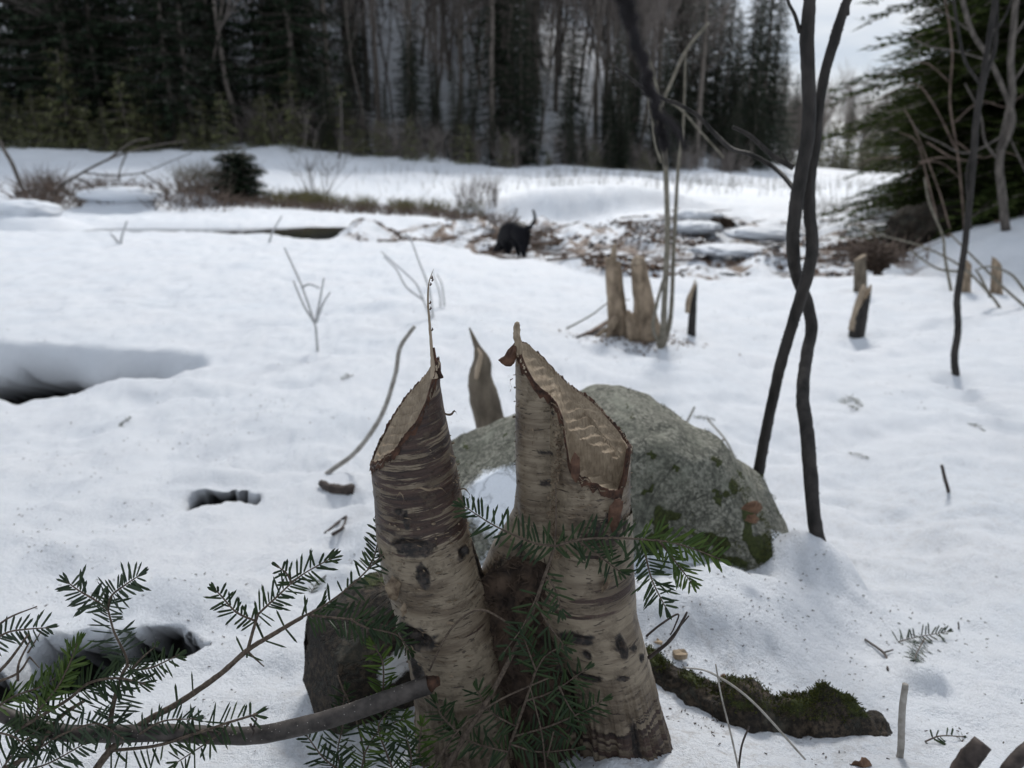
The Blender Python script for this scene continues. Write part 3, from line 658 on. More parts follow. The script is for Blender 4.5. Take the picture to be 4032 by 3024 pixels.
for _ in range(330):
    t_ = rg.random(); p = P(2188 + 14 * math.sin(t_ * 7) + rg.gauss(0, 9), 1640 + 560 * t_, .7155 + rg.gauss(0, .0015) + .004 * abs(t_ - .5)); l = rg.uniform(.001, .0045); dd = Vector((rg.gauss(0, 1), -.5, rg.gauss(0, .8))).normalized(); u_ = dd.cross(Vector((0, 1, .2))).normalized() * rg.uniform(.0004, .0014)
    seam.add([p - u_, p + dd * l - u_ * .5, p + dd * l * 1.1 + u_ * .4 + Vector((0, -.0008, 0)), p + u_], [(0, 1, 2, 3)])
part(stump, 'bark_seam', seam, M['curl'], kind='stuff')
b = MB(); rg = random.Random(21)
for pts_ in (((1738, 1600), (1752, 1628), (1775, 1632), (1790, 1618), (1800, 1632)), ((1765, 1790), (1790, 1800), (1800, 1830), (1812, 1822)), ((1800, 1930), (1830, 1925), (1850, 1950), (1842, 1968)), ((1560, 1960), (1575, 1940), (1590, 1965), (1582, 1990)), ((1620, 1935), (1650, 1920), (1690, 1930), (1735, 1922), (1760, 1945)), ((2020, 1490), (2008, 1500), (2014, 1528), (2006, 1545)), ((2080, 1700), (2095, 1690), (2102, 1712), (2096, 1750)), ((2200, 1690), (2215, 1680), (2232, 1700), (2222, 1720)), ((2340, 2180), (2380, 2170), (2420, 2182), (2440, 2170)), ((1470, 2235), (1490, 2260), (1505, 2300), (1535, 2310))):
    q_ = spl([P(a_, c_, .688 if 1480 < a_ < 1760 and c_ > 1900 else .712) for a_, c_ in pts_], 4); vs = []
    for k, q in enumerate(q_):
        w_ = Vector((rg.uniform(-.0004, .0004), -.0006, .0013 * math.sin(math.pi * (k + .6) / len(q_)) + .0002)); vs += [q - w_, q + w_]
    b.add(vs, [(2 * k, 2 * k + 2, 2 * k + 3, 2 * k + 1) for k in range(len(q_) - 1)])
part(stump, 'bark_ribbons', b, M['curl'], kind='stuff')
# ragged wood fibres along the upper edges of the cuts
b = MB(); rg = random.Random(4)
for (cx_, cy_, cz_), n in ((rimL, 60), (rimR, 110)):
    idx = np.nonzero(cy_ > Y0 - .012)[0]
    for _ in range(n):
        i = rg.choice(list(idx)); p = Vector((cx_[i], cy_[i] - .002, cz_[i] - .001)); h_ = rg.uniform(.001, .0045)
        b.tube([p, p + Vector((rg.uniform(-.001, .001), -.0004, h_ * .6)), p + Vector((rg.uniform(-.0015, .0015), 0, h_))], [rg.uniform(.0006, .0016), .0007, .0001], 4)
part(stump, 'wood_fibres', b, M['old_wood'], kind='stuff')

# litter heap in the crotch of the stump: roots, dead needles and twiglets
litter = thing('needle_litter', 'dark heap of dead needles and rootlets lodged between the birch stems', 'litter', (P(2050, 2600, Y0).x, Y0, zz(2900)))
bx = MB()
nu_, nv_ = 60, 40; Vv = []
for j in range(nv_):
    for i in range(nu_):
        u_ = i / (nu_ - 1); v_ = j / (nv_ - 1); px_ = 1880 + 360 * u_ + 60 * v_; py_ = 2210 + 840 * v_ + 60 * (abs(u_ - .5) * 2) ** 2
        y_ = Y0 - .012 - .05 * math.sin(u_ * math.pi) * (.2 + .8 * v_); p = P(px_, py_, y_); p += Vector((0, mn.fractal(p * 60, 1, 2, 4) * .012, mn.noise(p * 90) * .004)); Vv.append(p)
part(litter, 'heap', grid_mesh('heap', np.array([tuple(p) for p in Vv]), nu_, nv_), M['litter'])
b = MB(); rg = random.Random(8)
for _ in range(900):
    p = Vector(Vv[rg.randrange(len(Vv))]) + Vector((0, -.003, 0)); d = Vector((rg.gauss(0, 1), rg.gauss(0, .5), rg.gauss(0, .8))).normalized()
    b.needle(p, d, Vector((0, -1, 0)), rg.uniform(.008, .02), .0012, .3)
part(litter, 'dead_needles', b, M['litter'], kind='stuff')

# ------------------------------------------------------------------ rocks
def loft_rock(name, label, cat, prof, mat, mossf=None, snowf=None, nx_=150, nf=70, rough=.02, freq=4, top_flat=.0, seed=0, power=2.3, planes=()):
    """prof: rows of (px, py of the crest, distance of the front foot, distance of the back foot, py of the foot)"""
    pr = np.array(prof, float); t = np.linspace(0, 1, len(pr)); tt = np.linspace(0, 1, nx_)
    I = [np.interp(tt, t, pr[:, k]) for k in range(5)]; V = []; mo = []; sn = []
    for i in range(nx_):
        px_, pt, yf, yb, pf = (I[k][i] for k in range(5)); ym = (yf + yb) / 2; ztop = H + ym * R(pt); zf = H + yf * R(pf)
        endf = min(1, math.sin(math.pi * min(max(tt[i], .0), 1)) * 6 + .02)
        for j in range(nf):
            a = math.pi * j / (nf - 1); ca, sa_ = math.cos(a), math.sin(a)
            ex = 2 / power; yy = ym - (yb - yf) / 2 * endf * (abs(ca) ** ex) * (1 if ca > 0 else -1)
            z_ = zf - .06 + (ztop - zf + .06) * (sa_ ** ex); x_ = P(px_, pt, ym).x
            p = Vector((x_, yy, z_)); q = p * freq + Vector((seed, 0, 0))
            n_ = mn.fractal(q, .9, 2, 5) * rough + (abs(mn.noise(q * .6)) - .25) * rough * .8
            nd = Vector(((tt[i] - .5) * .8, -ca, sa_)).normalized(); p = p + nd * n_ * (sa_ ** .3 if sa_ > 0 else 0)
            V.append(tuple(p)); mo.append(mossf(p) if mossf else 0); sn.append(snowf(p, nd) if snowf else 0)
    V = np.array(V); me = grid_mesh(name, V, nf, nx_, attrs=dict(moss=mo, snowy=sn))
    me.flip_normals()
    if planes: facet(me, planes)
    return me
def facet(me, planes, soft=.004):
    n_ = len(me.vertices); V = np.zeros(n_ * 3, np.float32); me.vertices.foreach_get('co', V); V = V.reshape(-1, 3)
    for nv_, qt in planes:
        nv_ = np.array(nv_, float); nv_ /= np.linalg.norm(nv_); d = V @ nv_; c_ = np.quantile(d, qt); ex = np.maximum(0, d - c_)
        V = V - ex[:, None] * nv_[None, :] * .93
    me.vertices.foreach_set('co', V.astype(np.float32).ravel()); me.update(); return me
def blob2(px_, py_, r, y=1.29):
    c_ = P(px_, py_, y); return lambda p: math.exp(-(((p.x - c_.x) / r) ** 2 + ((p.z + (p.y - y) * .6 - c_.z) / r) ** 2) * (1 + 1.6 * mn.fractal(p * 28, 1, 2, 3)))
def blob(cx_, cy_, cz_, r): return lambda p: math.exp(-((p - Vector((cx_, cy_, cz_))).length / r) ** 2)
bm1 = [blob2(2690, 2060, .030), blob2(2650, 2130, .022), blob2(3080, 2120, .030), blob2(3030, 2010, .024), blob2(2960, 1880, .018), blob2(2800, 2230, .035), blob2(2950, 2250, .035), blob2(3090, 2210, .03), blob2(2650, 2260, .04), blob2(2880, 2140, .02)]
def b_moss(p): return min(.46, sum(b_(p) for b_ in bm1) * .5)
def b_snow(p, n):
    g = gq(p.x, p.y); d = p.z - g
    v = .5 * math.exp(-max(0, d) / .035)
    w_ = blob(*P(1930, 1960, 1.33), .10)(p) * .75 + blob(*P(2640, 2420, 1.1), .10)(p) * .4 + blob(*P(3130, 2230, 1.36), .06)(p) * .35
    return v + w_
bould = solo('boulder', loft_rock('boulder', '', '', [(1640, 1900, 1.32, 1.55, 2100), (1700, 1800, 1.27, 1.7, 2150), (1850, 1710, 1.24, 1.75, 2180), (2030, 1668, 1.23, 1.8, 2200), (2200, 1640, 1.22, 1.85, 2230),
    (2380, 1575, 1.21, 1.85, 2250), (2480, 1560, 1.20, 1.85, 2270), (2600, 1590, 1.19, 1.85, 2290), (2700, 1650, 1.19, 1.85, 2290), (2800, 1722, 1.20, 1.82, 2270), (2870, 1800, 1.22, 1.8, 2240), (2960, 1865, 1.26, 1.75, 2200), (3040, 1935, 1.32, 1.7, 2160), (3090, 2030, 1.38, 1.62, 2130), (3112, 2130, 1.44, 1.52, 2120)],
    M['boulder'], b_moss, b_snow, nx_=220, nf=120, rough=.030, freq=3.6, planes=[((.45, -.75, .5), .86), ((-.3, -.8, .55), .86), ((.75, -.35, .55), .90), ((.1, -.95, .15), .86), ((-.5, -.2, .85), .93)]), M['boulder'], 'large grey-green boulder with moss and snow behind the birch stump', 'boulder')
lr_m = lambda p: .16 + .25 * math.exp(-abs(p.z - zrow(2380, .82)) / .02)
solo('rock', loft_rock('rock', '', '', [(1188, 2470, .86, .90, 2520), (1200, 2440, .83, .93, 2600), (1270, 2405, .80, .95, 2740), (1360, 2370, .79, .96, 2790), (1480, 2325, .79, .97, 2800), (1570, 2290, .79, .97, 2800), (1700, 2310, .80, .97, 2800), (1760, 2400, .84, .95, 2780)],
    M['dark_rock'], lambda p: .10 + .2 * math.exp(-abs(p.z - zrow(2380, .85)) / .012), lambda p, n: .85 * math.exp(-((p - P(1580, 2680, .79)).length / .045) ** 2) - .15, rough=.022, freq=12, power=3.6, seed=4, planes=[((-.7, -.6, .2), .84), ((.2, -.9, .35), .82), ((-.4, -.5, .8), .9), ((.5, -.7, -.1), .88)]), M['dark_rock'], 'dark brown mossy rock wedged behind the left birch stem', 'rock')
log_prof = []
for px_, pt_, pf_ in ((2470, 2600, 2640), (2560, 2572, 2720), (2650, 2640, 2780), (2780, 2690, 2825), (2920, 2730, 2880), (3060, 2765, 2905), (3170, 2755, 2925), (3270, 2730, 2950), (3370, 2770, 2940), (3430, 2858, 2925), (3490, 2905, 2935), (3560, 2960, 2968)):
    yf_ = G(px_, pf_).y; log_prof.append((px_, pt_ - 12, yf_, yf_ + .085, pf_))
def root_moss(p):
    e_ = p.z - gq(p.x, p.y); return .10 + .18 * mn.noise(p * 22) + .26 * float(sstep(.012, .034, e_))
lm_ = loft_rock('root', '', '', log_prof, M['dark_rock'], root_moss, lambda p, n: .45 * math.exp(-((p - P(2960, 2800, .76)).length / .02) ** 2) + .5 * math.exp(-((p - P(3120, 2800, .76)).length / .016) ** 2), rough=.021, freq=17, seed=9, power=2.3, planes=[((.1, -.8, .6), .85)])
root = solo('mossy_root', lm_, M['dark_rock'], 'mossy dark rock ridge running right from the birch stump base', 'rock')
def moss_fuzz(parent_me, zmin, n, name, L=(.002, .005), seed=0, keep=None):
    rg = random.Random(seed); b = MB(); V = parent_me.vertices; m = len(V)
    for _ in range(n):
        v = V[rg.randrange(m)]; nr = v.normal
        if nr.z < .15 or (keep and not keep(v.co)): continue
        p = Vector(v.co) + Vector((rg.uniform(-.004, .004), rg.uniform(-.004, .004), -.001))
        d = (nr + Vector((rg.gauss(0, .5), rg.gauss(0, .5), rg.gauss(.3, .3)))).normalized()
        b.needle(p, d, Vector((0, -1, .2)), rg.uniform(*L), rg.uniform(.0008, .0015), .1)
    return b
part(root, 'moss', moss_fuzz(lm_, 0, 16000, 'moss', seed=1, keep=lambda c_: root_moss(Vector(c_)) > .26), M['moss'], kind='stuff')
bo_me = bould.data
mk = lambda co_: b_moss(Vector(co_)) > .17
part(bould, 'moss', moss_fuzz(bo_me, 0, 26000, 'moss', L=(.003, .008), seed=2, keep=mk), M['moss'], kind='stuff')

# ------------------------------------------------------------------ fir branches
CV = Vector((0, -.9, .43))
def fir_twig(sb, nb, pts, r0, r1, L, gap, nrm=None, ang=58, start=0.0, both=True, seed=0, w=.0026, prob=1.0, endtuft=True, curve=.12, lift=0):
    rg = random.Random(seed); path = spl(pts, 10); sb.tube(path, list(np.linspace(r0, r1, len(path))), 7, lump=.12)
    cum = [0]
    for i in range(1, len(path)): cum.append(cum[-1] + (path[i] - path[i - 1]).length)
    tot = cum[-1]; d = start * tot; nrm = (nrm or CV).normalized()
    while d < tot:
        i = max(k for k in range(len(cum)) if cum[k] <= d); i = min(i, len(path) - 2); f = (d - cum[i]) / max(1e-6, cum[i + 1] - cum[i])
        p = path[i].lerp(path[i + 1], f); t = (path[i + 1] - path[i]).normalized(); side = t.cross(nrm).normalized(); n2 = side.cross(t)
        tl = d / tot; lf = 1 - .35 * max(0, (tl - .8) / .2)
        for s_ in (-1, 1):
            if rg.random() > prob * .93: continue
            a = math.radians(ang + rg.gauss(0, 13) - 22 * max(0, (tl - .85) / .15)); el = rg.gauss(.12 + lift, .22)
            dd = t * math.cos(a) + side * (s_ * math.sin(a)) + n2 * el
            nb.needle(p + side * s_ * r1, dd, n2 + side * rg.gauss(0, .35), 1.2 * L * lf * rg.uniform(.62, 1.12), w * rg.uniform(.85, 1.15), curve * rg.uniform(-.4, 1.6))
        d += gap * 1.85 * rg.uniform(.7, 1.3)
    if endtuft:
        for k in range(4):
            dd = (path[-1] - path[-2]).normalized() + Vector((rg.gauss(0, .25), rg.gauss(0, .25), rg.gauss(0, .25)))
            nb.needle(path[-1], dd, CV, L * .7, w, .1)
        sb.tube([path[-1], path[-1] + (path[-1] - path[-2]).normalized() * .004], [r1 * 1.6, r1 * .9], 6)
def PP(l, y=.68):
    f = lambda v: v + (.73 - v) * .38 if v > .55 else v
    return [P(a[0], a[1], f(a[2] if len(a) > 2 else y)) for a in l]
def bough(name, label, loc, stems, twigs, nm='needle', stem_mat='twig'):
    """stems: bare branch paths; twigs: needle-bearing twigs"""
    t = thing(name, label, 'fir branch', loc)
    for k, (pts, r0, r1) in enumerate(stems):
        b = MB(); path = spl(pts, 10); b.tube(path, list(np.linspace(r0, r1, len(path))), 9, lump=.16); part(t, 'branch', b, M[stem_mat])
    for k, tw in enumerate(twigs):
        sb, nb = MB(), MB(); kw = dict(r0=.0013, r1=.0006, L=.020, gap=.0022, seed=hash(name) % 1 + k * 13 + len(label)); mt = tw[1].pop('m', nm) if len(tw) > 1 else nm
        kw.update(tw[1] if len(tw) > 1 else {}); fir_twig(sb, nb, tw[0], **kw)
        part(t, 'twig', sb, M[stem_mat]); part(t, 'needles', nb, M[mt], kind='stuff')
    return t
# A: long bough rising from the bottom left to the stump
bough('fir_branch', 'long fir bough slanting from the bottom left up to the left birch stem', P(370, 3024, .60),
  [(PP([(340, 3090, .60), (430, 2960, .61), (560, 2850, .62), (700, 2770, .63), (860, 2660, .645), (975, 2560, .655), (1080, 2495, .665), (1190, 2430, .675)]), .0042, .0022),
   (PP([(975, 2560, .655), (1000, 2470, .655), (1015, 2420, .655)]), .0019, .0014),
   (PP([(425, 2965, .61), (440, 2800, .615), (480, 2660, .62), (505, 2620, .62)]), .0026, .0016)],
  [(PP([(1015, 2420, .655), (1090, 2350, .655), (1180, 2270, .655), (1300, 2200, .66)]), dict(gap=.0026, ang=50)),
   (PP([(1005, 2445, .655), (930, 2410, .65), (870, 2345, .65), (850, 2325, .65)]), dict(L=.015, gap=.0022)),
   (PP([(1150, 2300, .655), (1130, 2260, .655), (1100, 2235, .655)]), dict(L=.014, gap=.002)),
   (PP([(1190, 2430, .675), (1290, 2375, .68), (1400, 2290, .69), (1500, 2190, .71), (1560, 2130, .74)]), dict(L=.017, gap=.0030, prob=.75)),
   (PP([(1450, 2240, .70), (1480, 2170, .74), (1500, 2060, .78)]), dict(L=.015, gap=.0022)),
   (PP([(1215, 2422, .675), (1340, 2435, .675), (1450, 2445, .68), (1560, 2475, .685)]), dict(L=.021, gap=.0026, nrm=Vector((.1, -.75, .65)))),
   (PP([(1380, 2440, .675), (1440, 2470, .67), (1560, 2500, .675), (1610, 2560, .68)]), dict(L=.018, gap=.0024, nrm=Vector((.1, -.75, .65)))),
   (PP([(700, 2770, .63), (860, 2660, .645), (975, 2560, .655), (1190, 2430, .675)]), dict(r0=.0008, r1=.0008, L=.020, gap=.011, prob=.7, endtuft=False, ang=75)),
   (PP([(440, 2900, .61), (445, 2800, .615), (480, 2660, .62), (500, 2600, .62), (450, 2490, .615), (425, 2400, .61)]), dict(r0=.0016, r1=.0010, L=.024, gap=.0021, ang=72, m='needle_blue')),
   (PP([(425, 2400, .61), (370, 2360, .61), (310, 2325, .605), (272, 2297, .60)]), dict(L=.019, gap=.0019, ang=62, m='needle_blue')),
   (PP([(425, 2395, .61), (440, 2345, .61), (490, 2305, .61), (545, 2268, .61)]), dict(L=.018, gap=.0019, ang=62, m='needle_blue')),
   (PP([(510, 2640, .62), (590, 2630, .615), (640, 2610, .61), (695, 2582, .61)]), dict(L=.018, gap=.0024)),
   (PP([(515, 2640, .62), (560, 2590, .61), (612, 2545, .605)]), dict(L=.010, gap=.009, prob=.3)),
   (PP([(440, 2955, .61), (620, 2935, .60), (780, 2885, .60), (900, 2845, .60), (1000, 2815, .605)]), dict(r0=.0019, r1=.0012, L=.023, gap=.0035, ang=68, nrm=Vector((0, -.6, .8)))),
   (PP([(975, 2565, .655), (1040, 2625, .65)]), dict(L=.008, gap=.02, prob=.4, endtuft=False)),
   (PP([(900, 2850, .6), (850, 2900, .6), (700, 3000, .6)]), dict(L=.020, gap=.004, prob=.8))])
bough('fir_branch', 'dense fir bough crossing the bottom left corner over the stick', P(60, 3024, .56),
  [(PP([(-40, 3060, .56), (130, 2960, .575), (230, 2830, .59), (330, 2760, .60)]), .003, .0018),
   (PP([(-60, 2700, .58), (20, 2620, .585), (60, 2570, .59), (110, 2500, .59)]), .0019, .0010),
   (PP([(-20, 2690, .585), (70, 2650, .59), (115, 2590, .59)]), .0015, .0009), (PP([(70, 2680, .585), (75, 2610, .585), (120, 2520, .59)]), .0014, .0008),
   (PP([(-30, 2480, .6), (40, 2430, .6), (145, 2388, .6)]), .0013, .0006), (PP([(110, 2570, .59), (160, 2490, .59)]), .001, .0005), (PP([(115, 2585, .59), (155, 2630, .59)]), .0008, .0004)],
  [(PP([(150, 2800, .58), (230, 2700, .585), (280, 2600, .59), (300, 2545, .60)]), dict(L=.022, gap=.0017, ang=35, m='needle_y')),
   (PP([(60, 2880, .575), (260, 2760, .595), (350, 2690, .60), (460, 2670, .61), (560, 2690, .61)]), dict(r0=.0019, r1=.001, L=.021, gap=.002, ang=60)),
   (PP([(-20, 2790, .58), (60, 2740, .585), (170, 2700, .59), (260, 2640, .60)]), dict(L=.019, gap=.0020, m='needle_y', ang=45)),
   (PP([(-40, 2530, .59), (30, 2490, .595), (100, 2478, .60), (180, 2472, .60)]), dict(L=.018, gap=.0022, m='needle_blue')),
   (PP([(130, 2960, .575), (250, 2890, .58), (380, 2850, .585), (480, 2905, .59)]), dict(L=.021, gap=.0024, m='needle_blue')),
   (PP([(-30, 3080, .56), (60, 2960, .57), (150, 2870, .575)]), dict(L=.022, gap=.0025)),
   (PP([(40, 3040, .56), (180, 3010, .565), (330, 2930, .575)]), dict(L=.022, gap=.0024, m='needle_blue')),
   (PP([(-30, 2880, .575), (50, 2900, .57), (130, 2950, .575)]), dict(L=.021, gap=.0025)),
   (PP([(140, 2850, .585), (150, 2780, .585), (140, 2720, .59)]), dict(L=.016, gap=.0024)),
   (PP([(550, 2890, .6), (640, 2840, .6), (760, 2830, .6)]), dict(L=.017, gap=.003, m='needle_blue'))])
# C: bough lying across the front of the stump
bough('fir_branch', 'fir bough lying across the front of the birch stump, fresh green tips to the right', P(1850, 3024, .63),
  [(PP([(1720, 3090, .625), (1830, 2900, .635), (1930, 2740, .645), (2010, 2590, .655), (2080, 2450, .66), (2130, 2310, .665), (2185, 2150, .672)]), .0034, .0016),
   (PP([(2185, 2150, .672), (2190, 2020, .69), (2188, 1900, .70)]), .0011, .0006),
   (PP([(2060, 2500, .66), (1980, 2440, .665), (1900, 2402, .665), (1830, 2425, .665), (1760, 2500, .665), (1690, 2640, .665)]), .0011, .0011),
   (PP([(1690, 3060, .63), (1800, 2880, .635), (1960, 2760, .64), (2170, 2665, .65)]), .0017, .0009)],
  [(PP([(2185, 2150, .672), (2110, 2140, .672), (2020, 2105, .672), (1930, 2060, .672), (1830, 1995, .67)]), dict(L=.020, gap=.0025, ang=60, r0=.0012)),
   (PP([(2185, 2150, .672), (2280, 2125, .668), (2400, 2118, .662), (2520, 2122, .658)]), dict(L=.022, gap=.0028, ang=62, r0=.0014, r1=.001, endtuft=False)),
   (PP([(2520, 2122, .658), (2640, 2135, .652), (2740, 2165, .648), (2830, 2200, .645)]), dict(L=.022, gap=.0020, ang=56, m='needle_y', r0=.001)),
   (PP([(2530, 2128, .658), (2545, 2200, .652), (2570, 2290, .648), (2620, 2390, .645)]), dict(L=.022, gap=.0019, ang=60, m='needle')),
   (PP([(2600, 2135, .655), (2650, 2200, .655), (2720, 2290, .655)]), dict(L=.019, gap=.0022, ang=45, m='needle_y')),
   (PP([(2130, 2310, .665), (2090, 2400, .655), (2050, 2480, .65), (1990, 2560, .645)]), dict(r0=.0008, L=.020, gap=.0055, prob=.8, ang=75)),
   (PP([(2150, 2260, .667), (2190, 2330, .66), (2210, 2400, .655)]), dict(L=.018, gap=.004, prob=.7)),
   (PP([(2280, 2130, .668), (2360, 2190, .668), (2440, 2250, .67)]), dict(L=.019, gap=.003)),
   (PP([(2110, 2370, .66), (2160, 2460, .65), (2220, 2540, .645)]), dict(L=.020, gap=.005, prob=.7))])
bough('fir_branch', 'dark low fir sprays buried in shade at the foot of the birch stump', P(2000, 3010, .64),
  [(PP([(1960, 3060, .64), (2020, 2900, .645), (2070, 2760, .65), (2110, 2640, .655)]), .0022, .0012), (PP([(2150, 3040, .62), (2135, 2900, .625), (2110, 2790, .63), (2085, 2700, .635)]), .0011, .0007), (PP([(2155, 2980, .62), (2180, 2880, .625)]), .0009, .0009)],
  [(PP([(2070, 2760, .65), (2180, 2720, .65), (2300, 2640, .652)]), dict(gap=.0024)), (PP([(2020, 2900, .645), (2160, 2860, .64), (2300, 2800, .64), (2370, 2760, .64)]), dict(gap=.0024)),
   (PP([(2100, 2660, .655), (2150, 2580, .655), (2230, 2540, .655)]), dict(gap=.0028)), (PP([(2110, 2640, .655), (2080, 2560, .65), (2060, 2500, .65)]), dict(gap=.0026)),
   (PP([(2030, 2860, .645), (1930, 2800, .645), (1880, 2720, .645)]), dict(gap=.0024)), (PP([(2000, 2960, .64), (1880, 2930, .64), (1780, 2880, .64)]), dict(gap=.0024)),
   (PP([(2010, 2930, .64), (2120, 2960, .63), (2260, 2950, .63)]), dict(gap=.0024)), (PP([(1800, 2880, .635), (1740, 2820, .635), (1720, 2770, .635)]), dict(gap=.0026)),
   (PP([(1680, 3050, .63), (1650, 2960, .63), (1660, 2860, .635)]), dict(gap=.0024, m='needle_y')), (PP([(2200, 2700, .65), (2240, 2780, .64), (2290, 2850, .64)]), dict(gap=.0026))])
bough('fir_branch', 'small upright fir sprig in front of the dark rock', P(1450, 3024, .64),
  [(PP([(1440, 3080, .63), (1430, 2950, .64), (1400, 2830, .65), (1345, 2700, .66), (1330, 2660, .66)]), .0012, .0008)],
  [(PP([(1500, 2790, .655), (1510, 2690, .66), (1505, 2600, .665), (1470, 2540, .67)]), dict(L=.018, gap=.0024, m='needle_y')), (PP([(1345, 2860, .65), (1350, 2790, .66), (1360, 2720, .66)]), dict(L=.017, gap=.003)),
   (PP([(1350, 3060, .63), (1330, 2960, .635), (1350, 2860, .64)]), dict(L=.020, gap=.0022)), (PP([(1560, 3060, .62), (1520, 2960, .63), (1490, 2860, .635), (1540, 2790, .64)]), dict(L=.020, gap=.0022)),
   (PP([(1420, 3060, .63), (1440, 2960, .63), (1500, 2870, .635), (1590, 2830, .64)]), dict(L=.019, gap=.0022, m='needle_y')), (PP([(1380, 3060, .62), (1280, 2990, .625), (1210, 2900, .63)]), dict(L=.017, gap=.0026)),
   (PP([(1600, 3060, .62), (1620, 2990, .62), (1600, 2900, .63)]), dict(L=.019, gap=.0024))])
def sprig_on(px, py, name, label, segs, L=.018, mat='needle', n=1, r=.0011, prob=.8, ang=55):
    g = G(px, py); t = thing(name, label, 'fir sprig', g); sc = g.y
    for k, s_ in enumerate(segs):
        pts = [G(a, b_) + Vector((0, 0, .004 + h_)) for a, b_, h_ in s_]
        sb, nb = MB(), MB(); fir_twig(sb, nb, pts, r, r * .6, L, .003, prob=prob, ang=ang, nrm=Vector((0, -.5, .85)), seed=k + int(px)); part(t, 'twig', sb, M['twig']); part(t, 'needles', nb, M[mat], kind='stuff')
    return t
sprig_on(3600, 2530, 'fir_sprig', 'snapped fir sprig half sunk in the snow at the right', [[(3535, 2535, 0), (3600, 2525, .004), (3725, 2510, .008)], [(3640, 2525, .003), (3610, 2580, .003), (3600, 2610, .0)]], mat='needle_blue')
sprig_on(3660, 2890, 'fir_sprig', 'scattered fir crumbs on the snow near the lower right', [[(3640, 2930, 0), (3700, 2915, .003), (3790, 2910, 0)]], L=.012, prob=.35)
sprig_on(3340, 1580, 'fir_sprig', 'dark green fir tuft on the snow right of the twisted saplings', [[(3310, 1590, 0), (3350, 1575, .01), (3390, 1600, .0)], [(3350, 1600, .0), (3370, 1620, .01)]], L=.022, ang=75)
sprig_on(3360, 1790, 'fir_sprig', 'small green sprig lying below the larger fir tuft', [[(3340, 1785, 0), (3375, 1795, .003), (3410, 1805, 0)]], L=.016, prob=.6)
sprig_on(3840, 1680, 'fir_sprig', 'small green sprig lying far right in the snow', [[(3810, 1670, 0), (3850, 1685, .003), (3870, 1700, 0)]], L=.016, prob=.6)
sprig_on(2770, 1650, 'fir_sprig', 'thin dark sprig on the snow just above the boulder', [[(2730, 1645, 0), (2780, 1652, .003), (2810, 1655, 0)]], L=.012, prob=.8)
sprig_on(1370, 1490, 'fir_sprig', 'tiny green sprig on the snow left of the birch splinter', [[(1345, 1500, 0), (1370, 1485, .004), (1385, 1480, 0)]], L=.018, prob=.8)
sprig_on(490, 1665, 'fir_sprig', 'tiny green sprig on the open snow at the left', [[(465, 1685, 0), (495, 1665, .004), (510, 1650, 0)]], L=.015, prob=.8)
sprig_on(1255, 2300, 'fir_sprig', 'blurred sprig sunk in the snow right of the rising bough', [[(1225, 2340, 0), (1255, 2300, .004), (1275, 2280, 0)]], L=.012, prob=.9)

# ------------------------------------------------------------------ the thick stick and other small wood near the camera
st_ = thing('broken_branch', 'thick speckled branch with a broken end lying across the bottom left', 'branch', P(850, 2870, .62))
b = MB(); path = spl(PP([(-120, 2740, .60), (0, 2805, .60), (120, 2855, .60), (250, 2885, .605), (420, 2890, .61), (650, 2885, .615), (850, 2895, .62), (1000, 2895, .62), (1150, 2868, .62), (1350, 2815, .62), (1550, 2745, .62), (1690, 2695, .625)]), 10)
b.tube(path, [x * PXM(.62, 2850) for x in np.interp(np.linspace(0, 1, len(path)), [0, .3, .6, 1], [30, 34, 37, 38])], 20, lump=.05); part(st_, 'bark', b, M['stick'])
b = MB(); b.tube([path[-1], path[-1] + (path[-1] - path[-3]).normalized() * .006 + Vector((0, 0, .001)), path[-1] + (path[-1] - path[-3]).normalized() * .012], [.0078, .0072, .004], 14, lump=.5); part(st_, 'broken_end', b, M['inner'])
b = MB()
for a_, c_, d_ in (((1000, 2860), (1010, 2830), (980, 2810)), ((860, 2885), (750, 2870), (720, 2840)), ((985, 2850), (1000, 2880), (990, 2905))):
    b.tube(PP([a_ + (.607,), c_ + (.604,), d_ + (.604,)]), [.0015, .0011, .0007], 7, lump=.2)
part(st_, 'side_twigs', b, M['twig_dark'])
b = MB(); rg = random.Random(5)
for _ in range(160):
    i = rg.randrange(3, len(path) - 3); t = (path[i + 1] - path[i]).normalized(); a = rg.uniform(0, math.pi); sd2 = t.cross(Vector((0, 0, 1))).normalized(); up2 = sd2.cross(t)
    r0 = np.interp(i / len(path), [0, .3, .6, 1], [30, 34, 37, 38]) * PXM(.62, 2850)
    nr = sd2 * math.cos(a) * (1 if sd2.y < 0 else -1) + up2 * math.sin(a); nr = nr.normalized(); p = path[i] + nr * r0 * .98
    b.tube([p, p + nr * .0006], [.0007, .0003], 5)
part(st_, 'lenticels', b, M['pale_twig'], kind='stuff')
def rod(name, label, cat, pts, r, mat, seg=8, lump=.12, group=None, partname=None, extra=None):
    b = MB(); path = spl(pts, 8); rr = [r * PXM(path[0].y)] * len(path) if isinstance(r, (int, float)) else [float(v) * PXM(path[0].y) for v in np.interp(np.linspace(0, 1, len(path)), np.linspace(0, 1, len(r)), r)]
    b.tube(path, rr, seg, lump=lump)
    for (pp, r1) in (extra or []):
        p2 = spl(pp, 6); b.tube(p2, [float(v) * PXM(p2[0].y) for v in np.linspace(r1[0], r1[1], len(p2))], 6, lump=.1)
    return solo(name, b, M[mat], label, cat, group=group, loc=Vector(pts[0]))
def foot(px, py, *rest):
    """first point stands in the snow at pixel; the others are (px,py) above it at the same distance plus offset"""
    g = G(px, py); pts = [g - Vector((0, 0, .03)), g]
    for r in rest: pts.append(P(r[0], r[1], g.y + (r[2] if len(r) > 2 else 0)))
    return pts
